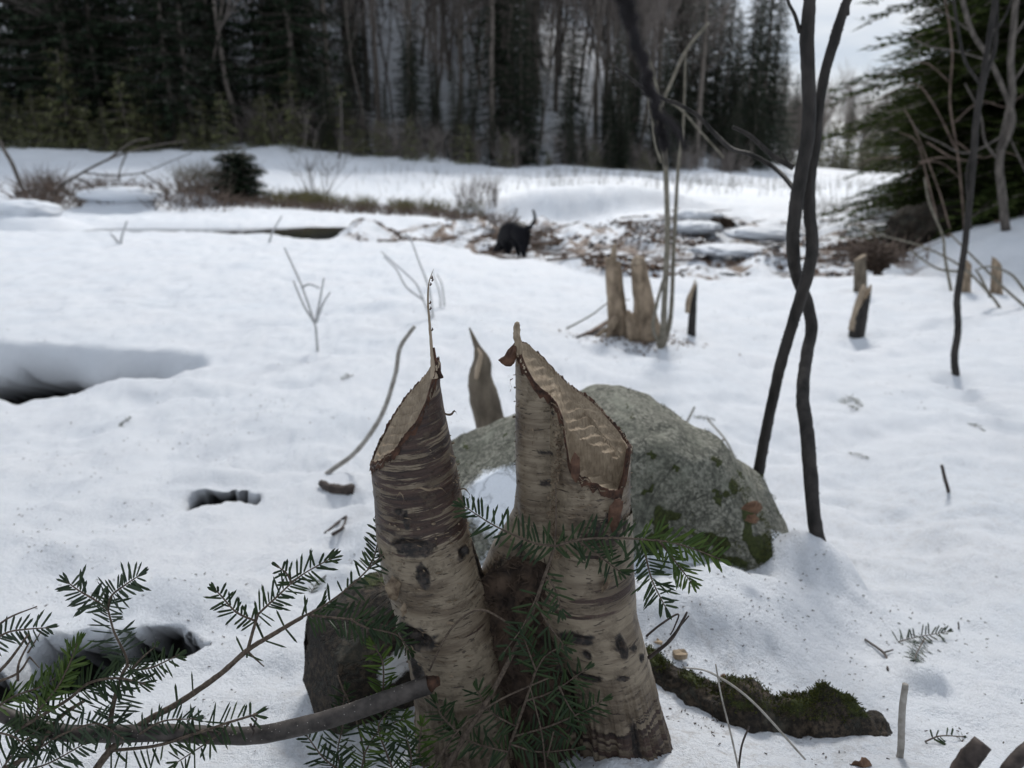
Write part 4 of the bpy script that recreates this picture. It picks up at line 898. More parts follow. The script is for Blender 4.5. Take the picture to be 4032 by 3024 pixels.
rod('cut_stick', 'slim grey cut stem standing upright by the icy lump, lower right', 'stick', PP([(3540, 3010, .76), (3548, 2930, .76), (3552, 2800, .76), (3565, 2695, .76)]), [15, 15, 15, 13], 'pale_twig')
rod('cut_stick', 'thick brown cut stem end poking in at the bottom right edge', 'stick', PP([(3700, 3250, .46), (3790, 3030, .475), (3870, 2925, .48)]), [50, 50, 46, 40], 'twig_dark', 14, .1)
rod('cut_stick', 'dark stem end clipped by the bottom right corner', 'stick', PP([(3850, 3200, .46), (3990, 3010, .47), (4080, 2920, .48)]), [34, 30], 'twig_dark', 12, .1)
rod('dry_stalk', 'tall thin dry stalk rising in front of the mossy ridge', 'stalk', PP([(2915, 3060, .64), (2880, 2900, .65), (2840, 2740, .66), (2818, 2615, .67)]), [5, 3.5], 'pale_twig', 6)
rod('dry_stalk', 'long pale stalk leaning down right across the mossy ridge', 'stalk', PP([(2690, 2628, .72), (2800, 2650, .70), (2960, 2760, .69), (3170, 2990, .68)]), [3, 5, 4.5], 'pale_twig', 6)
rod('dry_stalk', 'short dark stalk in the snow below the mossy ridge', 'stalk', PP([(2905, 3060, .64), (2920, 2940, .65), (2950, 2860, .655)]), [5, 4], 'twig_dark', 6)
rod('twig', 'dark forked twig bent over beside the right foot of the birch stump', 'twig', PP([(2555, 2590, .72), (2640, 2520, .70), (2690, 2440, .69), (2705, 2410, .69)]), [9, 6, 4], 'twig_dark', 7,
    extra=[(PP([(2600, 2560, .71), (2650, 2500, .70), (2712, 2425, .69)]), (5, 3)), (PP([(2545, 2505, .71), (2600, 2460, .70), (2670, 2418, .69), (2655, 2470, .69), (2640, 2500, .69)]), (5, 3))])
rod('twig', 'bent dark twig on the snow above the icy lump', 'twig', [G(3405, 2525) + Vector((0, 0, .004)), G(3480, 2590) + Vector((0, 0, .008)), G(3495, 2645) + Vector((0, 0, .003))], [4.5, 5, 4], 'twig_dark', 7, extra=[([G(3478, 2585) + Vector((0, 0, .008)), G(3515, 2570) + Vector((0, 0, .006))], (4, 3))])
rod('twig', 'short black stick upright in the snow at mid right', 'twig', foot(3735, 1940, (3722, 1890), (3708, 1832)), [5, 7, 7, 6], 'twig_dark', 7)
rod('twig', 'tiny upright twig above the snapped fir sprig', 'twig', foot(3775, 2478, (3773, 2450)), [3, 3], 'twig_dark', 6)
rod('twig', 'thin curved twig arching from the boulder edge onto snow', 'twig', [G(2895, 1805), G(2850, 1745) + Vector((0, 0, .02)), G(2785, 1680) + Vector((0, 0, .03))], [4, 4, 3.5], 'olive_twig', 6, extra=[([G(2850, 1750) + Vector((0, 0, .02)), G(2790, 1768) + Vector((0, 0, .01))], (4, 3))])
rod('twig', 'short thin twig sticking up behind the boulder top', 'twig', foot(2700, 1675, (2735, 1602)), [4, 4], 'olive_twig', 6)
rod('arched_stem', 'thin grey stem arching up out of the snow behind the left birch stem', 'stem', foot(1285, 1868, (1400, 1780), (1500, 1640), (1555, 1480), (1575, 1370), (1632, 1285)), [13, 10, 9, 8.5, 8, 7], 'pale_twig', 8)
rod('twig', 'broken dark chunk of wood in the snow hollow left of the stump', 'wood', [G(1265, 1915) + Vector((0, 0, .012)), G(1310, 1935) + Vector((0, 0, .006)), G(1395, 1930) + Vector((0, 0, .0))], [12, 22, 24], 'twig_dark', 9, .4)
rod('twig', 'split dark twig on the snow left of the boulder', 'twig', [G(1280, 2105) + Vector((0, 0, .004)), G(1330, 2070) + Vector((0, 0, .008)), G(1365, 2040) + Vector((0, 0, .006))], [5, 7, 5], 'twig_dark', 7, .3, extra=[([G(1310, 2110) + Vector((0, 0, .004)), G(1350, 2090) + Vector((0, 0, .008)), G(1365, 2045) + Vector((0, 0, .006))], (8, 5))])
def chip(px, py, s_, label, mat='chip', cat='wood chip', name='wood_chip', yy=None):
    g = G(px, py) if yy is None else P(px, py, yy); rg = random.Random(px); b = MB(); k = s_ * PXM(g.y); vs = []; rg.seed(px)
    for i in range(7):
        a = i / 7 * 2 * math.pi; r = k * rg.uniform(.45, 1.2); vs.append(g + Vector((math.cos(a) * r, math.sin(a) * r * .6 - k * .1, k * rg.uniform(.25, .8) + abs(math.sin(a)) * k * .5)))
    low = [v - Vector((0, 0, k * .7)) for v in vs]; b.add(vs + low + [g + Vector((0, 0, k * .85))], [(i, (i + 1) % 7, 14) for i in range(7)] + [(i, i + 7, (i + 1) % 7 + 7, (i + 1) % 7) for i in range(7)])
    me = b.mesh(name, False); return solo(name, me, M[mat], label, cat, loc=g)
chip(2680, 2590, 34, 'pale wood chip on the snow right of the birch stump')
chip(2590, 2535, 20, 'small pale wood chip tight against the right birch stem')
_y = G(2845, 2670).y - .004; solo('dead_leaf', flap(Pq([(2825, 2674), (2839, 2660), (2855, 2655), (2865, 2670), (2855, 2680), (2839, 2676)], _y), 0, None, 'dead_leaf', curl=.006), M['leaf'], 'tiny orange-brown chip on top of the mossy ridge', 'leaf', loc=P(2845, 2670, _y))
_y = G(3390, 3010).y - .004; solo('dead_leaf', flap(Pq([(3346, 3014), (3376, 2988), (3412, 2983), (3434, 3010), (3412, 3032), (3376, 3024)], _y), 0, None, 'dead_leaf', curl=.006), M['leaf'], 'curled brown leaf at the bottom edge of the snow', 'leaf', loc=P(3390, 3010, _y))
_y = 1.235; solo('dead_leaf', flap(Pq([(2914, 2004), (2945, 1977), (2983, 1972), (3006, 2000), (2983, 2023), (2945, 2015)], _y), 0, None, 'dead_leaf', curl=.006), M['leaf'], 'crumpled brown leaf resting on the boulder', 'leaf', loc=P(2960, 2000, _y))
_y = 1.225; solo('dead_leaf', flap(Pq([(2930, 2049), (2950, 2030), (2975, 2025), (2990, 2045), (2975, 2060), (2950, 2055)], _y), 0, None, 'dead_leaf', curl=.006), M['leaf'], 'small torn brown leaf below the crumpled leaf on the boulder', 'leaf', loc=P(2960, 2045, _y))
# icy lump
g = G(3625, 2700); b = MB(); k = PXM(g.y)
def lump_mesh(name, c_, rx, ry, rz, n=24, rough=.25, fr=3.0, seed=0):
    V = []
    for j in range(n):
        a = math.pi * j / (n - 1)
        for i in range(n * 2):
            t = 2 * math.pi * i / (n * 2); d = Vector((math.cos(t) * math.sin(a), math.sin(t) * math.sin(a), math.cos(a)))
            r = 1 + rough * mn.fractal(d * fr + Vector((seed, 0, 0)), 1, 2, 4); V.append((c_[0] + d.x * rx * r, c_[1] + d.y * ry * r, c_[2] + d.z * rz * r))
    me = grid_mesh(name, np.array(V), n * 2, n, True); me.flip_normals(); return me


# ------------------------------------------------------------------ cut stumps further off
def cut_stump(name, label, base, top, r0, r1, mat='stump_bark', slope=.9, lean_dir=1, wood='old_wood', seed=0, splinter=None, group=None, extra_y=0, flare=1.25):
    """base,top: pixels (px,py); r0,r1 in photo pixels"""
    g = G(*base); y = g.y; k = PXM(y, base[1]); tp = P(top[0], top[1], y)
    t = thing(name, label, 'tree stump', g, group); nth, nv = 40, 50; V = []; rim = []
    tr = 2 * r1 * k * slope
    th = [2 * math.pi * i / nth for i in range(nth)]; ax = tp - g
    rt = r1 * k
    for j in range(nv):
        f = j / (nv - 1)
        for i in range(nth):
            c_, s2 = math.cos(th[i]), math.sin(th[i])
            zt2 = tp.z - tr * .5 * (1 - c_ * lean_dir) * (1 + .2 * s2) + .006 * mn.noise(Vector((c_ * 2, s2 * 2, seed)))
            z = (g.z - .05) * (1 - f) + zt2 * f; ff = (z - g.z) / max(ax.z, .01)
            r = (r0 * (1 - ff) + r1 * ff) * k * (1 + (flare - 1) * math.exp(-max(ff, 0) * 9) * (1 + .5 * math.cos(3 * th[i] + seed)))
            r *= 1 + .07 * mn.fractal(Vector((c_ * 1.6, s2 * 1.6, z * 14 + seed)), 1, 2, 3)
            V.append((g.x + ax.x * ff + r * c_, y + r * s2 + .1 * 0, z))
    me = grid_mesh('bark', np.array(V), nth, nv, True); part(t, 'bark', me, M[mat])
    top_ring = [Vector(v) for v in V[-nth:]]; cc = sum(top_ring, Vector()) / nth; W = []
    for q in (1, .93, .7, .45, .2, 0):
        for p in top_ring:
            z_ = cc.lerp(p, q); z_.z += (.0 if q == 1 else -.004 + .012 * mn.noise(z_ * 60)) * min(1, r1 * k / .03); W.append(tuple(z_))
    part(t, 'cut_face', grid_mesh('cut_face', np.array(W), nth, 6, True), M[wood])
    if splinter:
        b = MB(); pts = spl([P(a, c_, y) for a, c_ in splinter[0]], 6); b.tube(pts, [v * k for v in np.interp(np.linspace(0, 1, len(pts)), np.linspace(0, 1, len(splinter[1])), splinter[1])], 8, lump=.2, flat=.6)
        part(t, 'splinter', b, M[wood])
    return t
t = thing('cut_sapling_stump', 'pointed gnawed sapling stump leaning left behind the big boulder', 'tree stump', P(1965, 1760, 2.15)); k = PXM(2.15, 1600)
b = MB(); pts = spl([P(a_, c_, 2.15) for a_, c_ in ((1990, 1930), (1962, 1800), (1930, 1665), (1905, 1560), (1890, 1490), (1897, 1430), (1886, 1385), (1866, 1335), (1848, 1290))], 6); b.tube(pts, [v * k for v in np.interp(np.linspace(0, 1, len(pts)), [0, .375, .53, .62, .72, .8, .9, 1], [66, 58, 44, 38, 25, 13, 8, 3])], 20, lump=.06); part(t, 'bark', b, M['stump_dark'])
b = MB(); pts = spl([P(a_, c_, 2.13) for a_, c_ in ((1876, 1505), (1882, 1450), (1893, 1400), (1880, 1370))], 6); b.tube(pts, [v * k for v in np.interp(np.linspace(0, 1, len(pts)), [0, .1, .4, .8, 1], [6, 20, 20, 10, 4])], 14, lump=.2, flat=.6); part(t, 'cut_face', b, M['old_wood'])
t = cut_stump('double_stump', 'pale double beaver stump with two cut stems and chips at its foot', (2436, 1318), (2412, 1010), 40, 31, 'stump_bark', .35, -1, seed=1, splinter=([(2408, 1040), (2415, 1000), (2420, 970), (2424, 958)], [26, 20, 13, 6]))
k_ = 0
def leaning_tube_stem(t, base, top, r0, r1, seed, dy=0):
    g = G(2480, 1330); y = g.y + dy; k = PXM(y, 1200); b = MB(); a = P(base[0], base[1], y); c_ = P(top[0], top[1], y)
    n = 16; pts = [a.lerp(c_, i / n) for i in range(n + 1)]; b.tube(pts, [(r0 * (1 - i / n) + r1 * i / n) * k * (1 + .25 * max(0, .2 - i / n) / .2) for i in range(n + 1)], 18, lump=.10); part(t, 'stem', b, M['stump_bark'])
    b = MB(); b.tube([c_ - Vector((0, 0, .004)), c_ + Vector((0, 0, 6 * k)), c_ + Vector((-14 * k, 0, 22 * k))], [r1 * k * 1.02, r1 * k * .98, r1 * k * .45], 16, lump=.25); part(t, 'cut_face', b, M['old_wood'])
leaning_tube_stem(t, (2556, 1335), (2512, 1035), 52, 30, 2, .01)
b = MB(); gg = G(2500, 1330); k = PXM(gg.y, 1300)
for a_, c_, r in (((2430, 1250), (2380, 1345), 16), ((2480, 1255), (2480, 1350), 18), ((2540, 1260), (2590, 1345), 24), ((2420, 1290), (2330, 1325), 13)):
    b.tube([P(a_[0], a_[1], gg.y - .04), P((a_[0] + c_[0]) / 2, (a_[1] + c_[1]) / 2 - 5, gg.y - .07), P(c_[0], c_[1], gg.y - .1) - Vector((0, 0, .02))], [r * 1.1 * k, r * .8 * k, r * .4 * k], 8, lump=.2)
part(t, 'root_flare', b, M['stump_bark'], kind='stuff')
b = MB(); b.tube([P(2468, 1225, gg.y + .02), P(2478, 1245, gg.y - .0), P(2495, 1270, gg.y - .03), P(2500, 1340, gg.y - .03)], [10 * k, 20 * k, 36 * k, 48 * k], 10, lump=.3); part(t, 'stem', b, M['stump_bark'], label='dark hollow web between the two stems')
cut_stump('cut_sapling_stump', 'slim dark curved stump standing in open snow right of the double stump', (2722, 1320), (2735, 1110), 17, 11, 'sapling', 3.0, 1, seed=5, flare=1, splinter=([(2706, 1230), (2712, 1180), (2728, 1140), (2738, 1100)], [17, 17, 13, 3]))
cut_stump('cut_sapling_stump', 'leaning gnawed stump with a long pale cut facing left of the thin dark sapling', (3372, 1325), (3405, 1120), 30, 26, 'sapling', 2.6, 1, seed=6, flare=1, splinter=([(3352, 1300), (3372, 1230), (3392, 1160), (3402, 1122)], [20, 23, 20, 8]))
cut_stump('cut_sapling_stump', 'grey upright stump directly behind the leaning gnawed stump', (3388, 1150), (3385, 1000), 25, 22, 'stump_dark', .6, 1, seed=7, flare=1)
cut_stump('cut_sapling_stump', 'reddish cut stump partly hidden by the thin dark sapling', (3795, 1150), (3805, 1010), 22, 20, 'stump_bark', 1.1, -1, seed=8, flare=1.1)
cut_stump('cut_sapling_stump', 'pale little stump with a pointed cut near the right edge', (3922, 1155), (3925, 1010), 21, 17, 'stump_bark', 1.4, -1, seed=9, flare=1.1)
# chips and bark round the double stump
b = MB(); rg = random.Random(6)
for _ in range(420):
    px_ = rg.gauss(2500, 110); py_ = 1345 + rg.gauss(0, 16) + abs(px_ - 2500) * .0; g = P(px_, py_, 1); 
    yy_ = gg.y + rg.gauss(-.05, .16); p = Vector((P(px_, 1340, yy_).x, yy_, 0)); p.z = gz(p.x, p.y) + .004; a = rg.uniform(0, 6.28); l = rg.uniform(.006, .022)
    b.add([p + Vector((math.cos(a) * l, math.sin(a) * l, rg.uniform(0, .01))), p + Vector((-math.sin(a) * l * .5, math.cos(a) * l * .5, 0)), p - Vector((math.cos(a) * l, math.sin(a) * l, 0)), p + Vector((math.sin(a) * l * .5, -math.cos(a) * l * .5, .004))], [(0, 1, 2, 3)])
solo('wood_chips', b, M['brush'], 'dark scatter of chips and bark on the snow round the double stump', 'wood chips', 'stuff')
b = MB(); gb = G(2290, 1330); b.tube([G(2270, 1335) + Vector((0, 0, .01)), G(2330, 1318) + Vector((0, 0, .02)), G(2400, 1290) + Vector((0, 0, .05))], [.006, .014, .018], 8, lump=.4)
solo('root_spur', b, M['brush'], 'dark root spur reaching left from the double stump', 'root')

# ------------------------------------------------------------------ saplings
def sapling(name, label, stems, twigs, y, mat='sapling', cat='sapling', group=None, r_=None):
    t = thing(name, label, cat, P(stems[0][0][0][0], stems[0][0][0][1], y), group)
    def place(l): return [P(a[0], a[1], y + (a[2] if len(a) > 2 else 0)) for a in l]
    for nm, lst in (('trunk', stems), ('branch', twigs)):
        for pts, r in lst:
            b = MB(); path = spl(place(pts), 8); k = PXM(y, 900); rr = np.interp(np.linspace(0, 1, len(path)), np.linspace(0, 1, len(r)), r) * k
            b.tube(path, list(rr), 14 if nm == 'trunk' else 7, lump=.12)
            if nm == 'trunk' and y < 3:
                rg = random.Random(int(pts[0][0]))
                for _ in range(34):
                    i = rg.randrange(2, len(path) - 2); nr = Vector((rg.choice((-1, 1)), rg.uniform(-.7, .2), .1)).normalized(); b.tube([path[i] + nr * rr[i] * .8, path[i] + nr * (rr[i] + .0018)], [.0032, .0007], 5)
            part(t, nm, b, M[mat])
    return t
yb = G(3243, 2215).y; YA = yb + .35
sapling('twisted_sapling', 'dark sapling stem rising from behind the boulder and crossing its twin', 
   [([(2960, 1990, 0), (2984, 1870, 0), (3012, 1720, 0), (3045, 1560, 0), (3075, 1430, 0), (3110, 1310, 0), (3150, 1180, -.02), (3185, 1060, -.03), (3198, 950, 0), (3186, 820, .02), (3190, 700, .03), (3212, 560, .03), (3225, 420, .03), (3250, 280, .03), (3285, 160, .03), (3315, 60, .03), (3358, -60, .03)], [27, 24, 23, 22, 23, 23, 24, 24, 24, 24, 22, 21, 19, 19, 20, 18, 15])],
   [([(3330, 60, .03), (3335, -20, .04)], [14, 10])], YA)
sapling('twisted_sapling', 'dark sapling stem rooted in open snow right of the boulder, twisted round its twin',
   [([(3248, 2260, -.30), (3238, 2200, -.30), (3205, 2040, -.27), (3192, 1880, -.22), (3178, 1700, -.16), (3160, 1560, -.1), (3176, 1400, -.02), (3196, 1290, .03), (3175, 1180, .06), (3135, 1080, .04), (3122, 950, .0), (3135, 800, 0), (3158, 660, 0), (3180, 540, 0), (3186, 400, 0), (3180, 260, 0), (3178, 140, 0), (3188, 0, 0), (3192, -120, 0)], [30, 26, 25, 26, 26, 25, 24, 24, 24, 24, 26, 26, 25, 25, 25, 25, 26, 22, 21])],
   [([(3150, 130, 0), (3130, 60, 0), (3105, 10, 0), (3090, -60, 0)], [8, 6, 5]),
    ([(3128, 748, 0), (3090, 700, .05), (3040, 655, .1), (2960, 610, .1), (2880, 585, .15), (2800, 510, .2), (2740, 450, .2), (2670, 410, .2), (2600, 385, .2), (2540, 350, .2), (2470, 300, .2), (2420, 265, .2)], [10, 9, 9, 8, 7]),
    ([(3124, 660, 0), (3060, 625, .02), (3010, 585, .03), (2960, 540, .03), (2925, 518, .03), (2885, 500, .03)], [11, 10, 9, 7]), ([(3100, 640, .0), (3080, 600, 0)], [5, 3])], YA)
yt = G(2600, 1372).y
sapling('thin_sapling', 'thin olive sapling clump rising straight in front of the double stump',
   [([(2600, 1385), (2612, 1290), (2618, 1150), (2628, 950), (2625, 760), (2618, 620), (2600, 480), (2580, 330), (2540, 200)], [16, 12, 11, 9, 8, 7]), ([(2604, 1380, .02), (2640, 1250, .03), (2652, 1000, .04), (2662, 800, .04), (2672, 640, .03), (2690, 500, .03), (2700, 200, .03)], [13, 9, 8, 7, 5, 3])],
   [([(2605, 640), (2580, 560), (2570, 470), (2550, 380)], [6, 4]), ([(2600, 420), (2640, 330), (2700, 200), (2790, 90)], [7, 5]), ([(2612, 380), (2690, 440), (2760, 520), (2850, 620)], [4, 3]), ([(2600, 1370), (2572, 1290), (2585, 1200), (2612, 1100)], [9, 6])], yt, 'olive_twig')
yt = G(3762, 1472).y
sapling('thin_sapling', 'single thin dark sapling standing at the right with wavy stem',
   [([(3765, 1495), (3758, 1400), (3770, 1320), (3772, 1260), (3768, 1180), (3785, 1060), (3800, 960), (3815, 820), (3832, 640), (3845, 470), (3865, 330), (3890, 180), (3915, 20), (3925, -60)], [15, 14, 13, 13, 12, 12, 11, 12, 10, 10, 9])],
   [([(3850, 440, 0), (3880, 300, .02), (3915, 200, .03), (3922, 100, .03), (3925, -40, .03)], [9, 8, 7]), ([(3825, 900), (3805, 700), (3835, 560)], [4, 3]), ([(3860, 330), (3800, 240), (3770, 100), (3755, 0)], [6, 5]), ([(3905, 140), (3960, 60), (3990, -30)], [5, 3])], yt)
# out-of-focus twig hanging close to the lens
sapling('hanging_twig', 'blurred dark twig hanging close to the camera at the upper right', 
   [([(2430, -90, 0), (2470, 40, 0), (2510, 180, .0), (2555, 330, .01), (2590, 450, .01), (2612, 560, .01), (2625, 660, .01)], [24, 23, 20, 17, 14, 10, 6])],
   [([(2600, 440, .0), (2640, 480, .0), (2680, 540, .0), (2700, 590, 0)], [10, 15, 15, 10]), ([(2595, 420, 0), (2580, 350, 0)], [12, 6])], .30, 'black_twig', 'twig')
# pale frosted weeds poking from the left snowfield
def weed(label, base, stems, r=8):
    g = G(*base); t = thing('dry_weed', label, 'weed', g, 'dry weeds in the snowfield')
    for l in stems:
        b = MB(); path = spl([P(a, c_, g.y) for a, c_ in l], 5); b.tube(path, [v * PXM(g.y, 1300) for v in np.linspace(r, r * .6, len(path))], 6); part(t, 'stalk', b, M['frost_twig'])
weed('tall branching dry weed left of the birch splinter', (1252, 1385), [[(1252, 1400), (1245, 1310), (1238, 1270), (1190, 1130), (1150, 1040), (1120, 975)], [(1238, 1270), (1195, 1200), (1155, 1105)], [(1242, 1270), (1260, 1180), (1275, 1095)], [(1245, 1270), (1270, 1200), (1300, 1150)], [(1190, 1130), (1220, 1120), (1260, 1135)]], 5.5)
weed('pale dry weed with long bent stalks just above the birch splinter', (1700, 1255), [[(1700, 1265), (1670, 1190), (1640, 1120), (1590, 1070), (1500, 990)], [(1665, 1180), (1600, 1130), (1560, 1060), (1510, 1010)], [(1705, 1250), (1690, 1140), (1650, 1030), (1620, 950), (1600, 920)]], 4.5)
weed('faint dry weed stalks right of the birch splinter', (1735, 1210), [[(1735, 1220), (1730, 1150), (1700, 1070)], [(1750, 1205), (1740, 1120), (1720, 1080)]], 4)
weed('small faint weed on the far left snow crest', (475, 960), [[(475, 965), (480, 930), (500, 870)], [(465, 955), (450, 935), (435, 920)]], 5)
weed('single faint weed on the snow crest above the branching weed', (1065, 950), [[(1060, 955), (1075, 910), (1110, 850)]], 4.5)
# bent dry branches fallen over the right-hand snow
def fallen(label, lines, y, r, name='fallen_branch', mat='olive_twig'):
    t = thing(name, label, 'branch', P(lines[0][0][0], lines[0][0][1], y))
    for l in lines:
        b = MB(); path = spl([P(a, c_, y) for a, c_ in l], 6); b.tube(path, [v * PXM(y, 1000) for v in np.linspace(r, r * .5, len(path))], 6, lump=.1); part(t, 'branch', b, M[mat])
fallen('thin bare branches arching down onto the snow at the far right', [[(3958, 1262), (3930, 1200), (3880, 1140), (3800, 1060), (3700, 1000), (3600, 960), (3450, 920), (3350, 880)], [(3900, 1170), (3860, 1090), (3840, 1060)], [(3745, 1145), (3720, 1010), (3712, 930), (3660, 800), (3640, 700)], [(4040, 1210), (3960, 1140), (3880, 1060), (3780, 960), (3740, 920)], [(3790, 1070), (3700, 1060), (3630, 1020), (3580, 980)], [(4040, 1150), (3980, 1080), (3900, 1050), (3850, 1060)]], 5.6, 6)
fallen('fan of thin bare twigs bending over the creek edge at the right', [[(3740, 900), (3700, 760), (3640, 600), (3590, 480), (3560, 430)], [(3690, 860), (3650, 700), (3610, 560), (3540, 520)], [(3620, 640), (3700, 620), (3800, 630)], [(3545, 620), (3440, 625), (3380, 650)], [(3650, 560), (3750, 620), (3850, 640)]], 7.6, 3.2, mat='brush')
yl_ = 5.0
fallen('long hair-thin branch slanting across left of the double stump', [[(2230, 1295), (2330, 1240), (2400, 1190), (2480, 1180)]], 4.6, 4)

# ------------------------------------------------------------------ the dog
yd = 10.3; dk = PXM(yd, 950)
dog = thing('dog', 'black dog sniffing the snow at the creek edge, tail raised', 'dog', P(2040, 1015, yd))
def dp(px, py, dy=0): return P(px, py, yd + dy)
verts = [ # (point, radius px, parent)
 (dp(2050, 918), 36, None), (dp(2036, 910, .10), 40, 0), (dp(2012, 912, .28), 41, 1), (dp(1995, 932, .42), 38, 2), (dp(1980, 955, .52), 27, 3), (dp(1968, 970, .60), 19, 4), (dp(1958, 983, .64), 17, 5), (dp(1946, 991, .68), 10, 6), (dp(1936, 994, .71), 6.5, 7),
 (dp(2062, 940, -.06), 27, 0), (dp(2065, 968, -.04), 19, 9), (dp(2060, 988, -.10), 12, 10), (dp(2064, 1008, -.06), 9, 11), (dp(2061, 1014, -.01), 6.5, 12),
 (dp(2038, 940, .14), 26, 1), (dp(2040, 966, .14), 18, 14), (dp(2036, 985, .12), 11, 15), (dp(2044, 1004, .14), 6.5, 16), (dp(2041, 1010, .18), 6.5, 17),
 (dp(2000, 955, .34), 26, 3), (dp(2001, 982, .34), 14, 19), (dp(2000, 1004, .34), 9, 20),
 (dp(1984, 955, .52), 13, 4), (dp(1986, 980, .5), 8, 22), (dp(1985, 1000, .5), 6.5, 23),
 (dp(2070, 902, -.08), 11, 0), (dp(2088, 893, -.12), 7.5, 25), (dp(2101, 879, -.14), 6.5, 26), (dp(2107, 860, -.14), 5.6, 27), (dp(2104, 840, -.14), 5, 28), (dp(2098, 824, -.14), 3.6, 29),
 (dp(1966, 958, .56), 5, 5), (dp(1958, 966, .54), 3.5, 31)]
me = bpy.data.meshes.new('body'); me.from_pydata([tuple(v[0]) for v in verts], [(i, v[2]) for i, v in enumerate(verts) if v[2] is not None], [])
me.transform(Matrix.Translation(-dog.location)); body = bpy.data.objects.new('body', me); C.objects.link(body); body.parent = dog; me.materials.append(M['fur'])
sk = body.modifiers.new('skin', 'SKIN'); sk.use_smooth_shade = True
for i, v in enumerate(verts):
    d_ = me.skin_vertices[0].data[i]; d_.radius = (v[1] * dk * 1.13, v[1] * dk * 1.13); d_.use_root = (i == 0)
sb_ = body.modifiers.new('sub', 'SUBSURF'); sb_.levels = 2; sb_.render_levels = 2

# ------------------------------------------------------------------ trees
def leafy(b, p, d, L, W, rg, n=3, droop=.35, spread=.6):
    """a ragged spray of narrow triangles"""
    for _ in range(n):
        q = p + Vector((rg.gauss(0, L * .3), rg.gauss(0, L * .3), rg.gauss(0, L * .18)))
        dd = (d + Vector((rg.gauss(0, spread), rg.gauss(0, spread), rg.gauss(-droop, .25)))).normalized(); s_ = dd.cross(Vector((rg.gauss(0, .4), rg.gauss(0, .4), 1))).normalized() * W * rg.uniform(.5, 1)
        b.add([q - s_, q + dd * L * rg.uniform(.7, 1.3), q + s_], [(0, 1, 2)])
def make_conifer(name, label, cat, h, r, base, group, seed, mat, dens=1.0, dead=0, leafL=.34, W=.075, nbr=6, trunk_r=None, droop=.3, step=.30, xp=.75, gap=.0):
    rg = random.Random(seed); t = thing(name, label, cat, (0, 0, 0), group); tb = MB(); fb = MB()
    tr = trunk_r or h * .011; n = 12; bend = [Vector((rg.gauss(0, .03), rg.gauss(0, .03), 0)) * i for i in range(n + 1)]
    tp = [Vector((0, 0, -.3 + (h + .3) * i / n)) + bend[i] * .3 for i in range(n + 1)]; tb.tube(tp, [tr * (1 - .93 * (i / n)) + .01 for i in range(n + 1)], 7)
    z = base * h; b0 = z
    while z < h - .15:
        f = (z - b0) / (h - b0); Lm = r * (1 - f) ** xp * (.75 + .25 * math.sin(min(1, f * 8) * 1.57)) + .12
        k = max(3, int(nbr * (.6 + .4 * (1 - f)))); a0 = rg.uniform(0, 6.28)
        for j in range(k):
            if rg.random() < gap: continue
            a = a0 + j / k * 6.283 + rg.gauss(0, .25); L = Lm * rg.uniform(.6, 1.15); d = Vector((math.cos(a), math.sin(a), rg.gauss(.02 - .28 * (1 - f), .1)))
            m = max(2, int(L / .26 * dens)); p0 = Vector((0, 0, z)); pe = p0 + d * L + Vector((0, 0, .1 * L))
            tb.tube([p0, p0 + d * L * .55, pe], [.022, .013, .005], 3, cap=False)
            for q in range(m):
                u_ = (q + .8) / m; p = p0 + d * (L * u_) + Vector((0, 0, -.05 * L * math.sin(u_ * 3)))
                leafy(fb, p, d, leafL * (1.1 - .4 * u_), W, rg, 4, droop)
        z += step * rg.uniform(.7, 1.3) * (1 + .4 * (1 - f))
    for _ in range(dead):
        z = rg.uniform(.05, base) * h; a = rg.uniform(0, 6.28); L = rg.uniform(.5, 1.6); d = Vector((math.cos(a), math.sin(a), rg.uniform(-.35, .1)))
        tb.tube([Vector((0, 0, z)), Vector((0, 0, z)) + d * L * .6, Vector((0, 0, z)) + d * L + Vector((0, 0, -.1))], [.02, .012, .004], 3, cap=False)
    part(t, 'trunk', tb, M['trunk']); part(t, 'crown', fb, M[mat]); return t
def make_hardwood(name, label, h, seed, group, mat='trunk', tw='far_twig', spread=.5, fork=.35, r0=None, twr=.011, lv=4, cat='tree'):
    rg = random.Random(seed); t = thing(name, label, cat, (0, 0, 0), group); tb = MB(); fb = MB(); r0 = r0 or h * .008
    def grow(p, d, L, r, lev):
        n = 4; pts = [p]; q = p.copy(); dd = d.copy()
        for i in range(n): dd = (dd + Vector((rg.gauss(0, .11), rg.gauss(0, .11), .04))).normalized(); q = q + dd * L / n; pts.append(q)
        (tb if lev < 2 else fb).tube(pts, [max(r * (1 - .5 * i / n), twr * .55) for i in range(n + 1)], 6 if lev == 0 else 3, cap=False)
        if lev >= lv: return
        for i in range(1, n + 1):
            for _ in range((2 if lev else (1 if i < 3 else 3))):
                if lev == 0 and i / n < fork: continue
                ax = Vector((rg.gauss(0, 1), rg.gauss(0, 1), rg.gauss(0, .3))).normalized(); nd = (dd * .9 + ax * spread * rg.uniform(.7, 1.3)).normalized()
                grow(pts[i] if lev else pts[i] - dd * rg.uniform(0, L / n), nd, L * rg.uniform(.42, .62), r * .5, lev + 1)
    grow(Vector((0, 0, -.3)), Vector((rg.gauss(0, .03), rg.gauss(0, .03), 1)).normalized(), h * .72, r0, 0)
    part(t, 'trunk', tb, M[mat]); part(t, 'crown', fb, M[tw]); return t
FG = 'forest trees beyond the snowfield'
spruces = [make_conifer('spruce_tree', 'tall dark spruce with branches to the ground in the far forest', 'tree', h, r, b_, 'dark spruces in the far forest', 20 + i, 'far_spruce', dens=1.25, nbr=8) for i, (h, r, b_) in enumerate(((17, 3.0, .02), (21, 3.4, .05), (14, 2.6, .01)))]
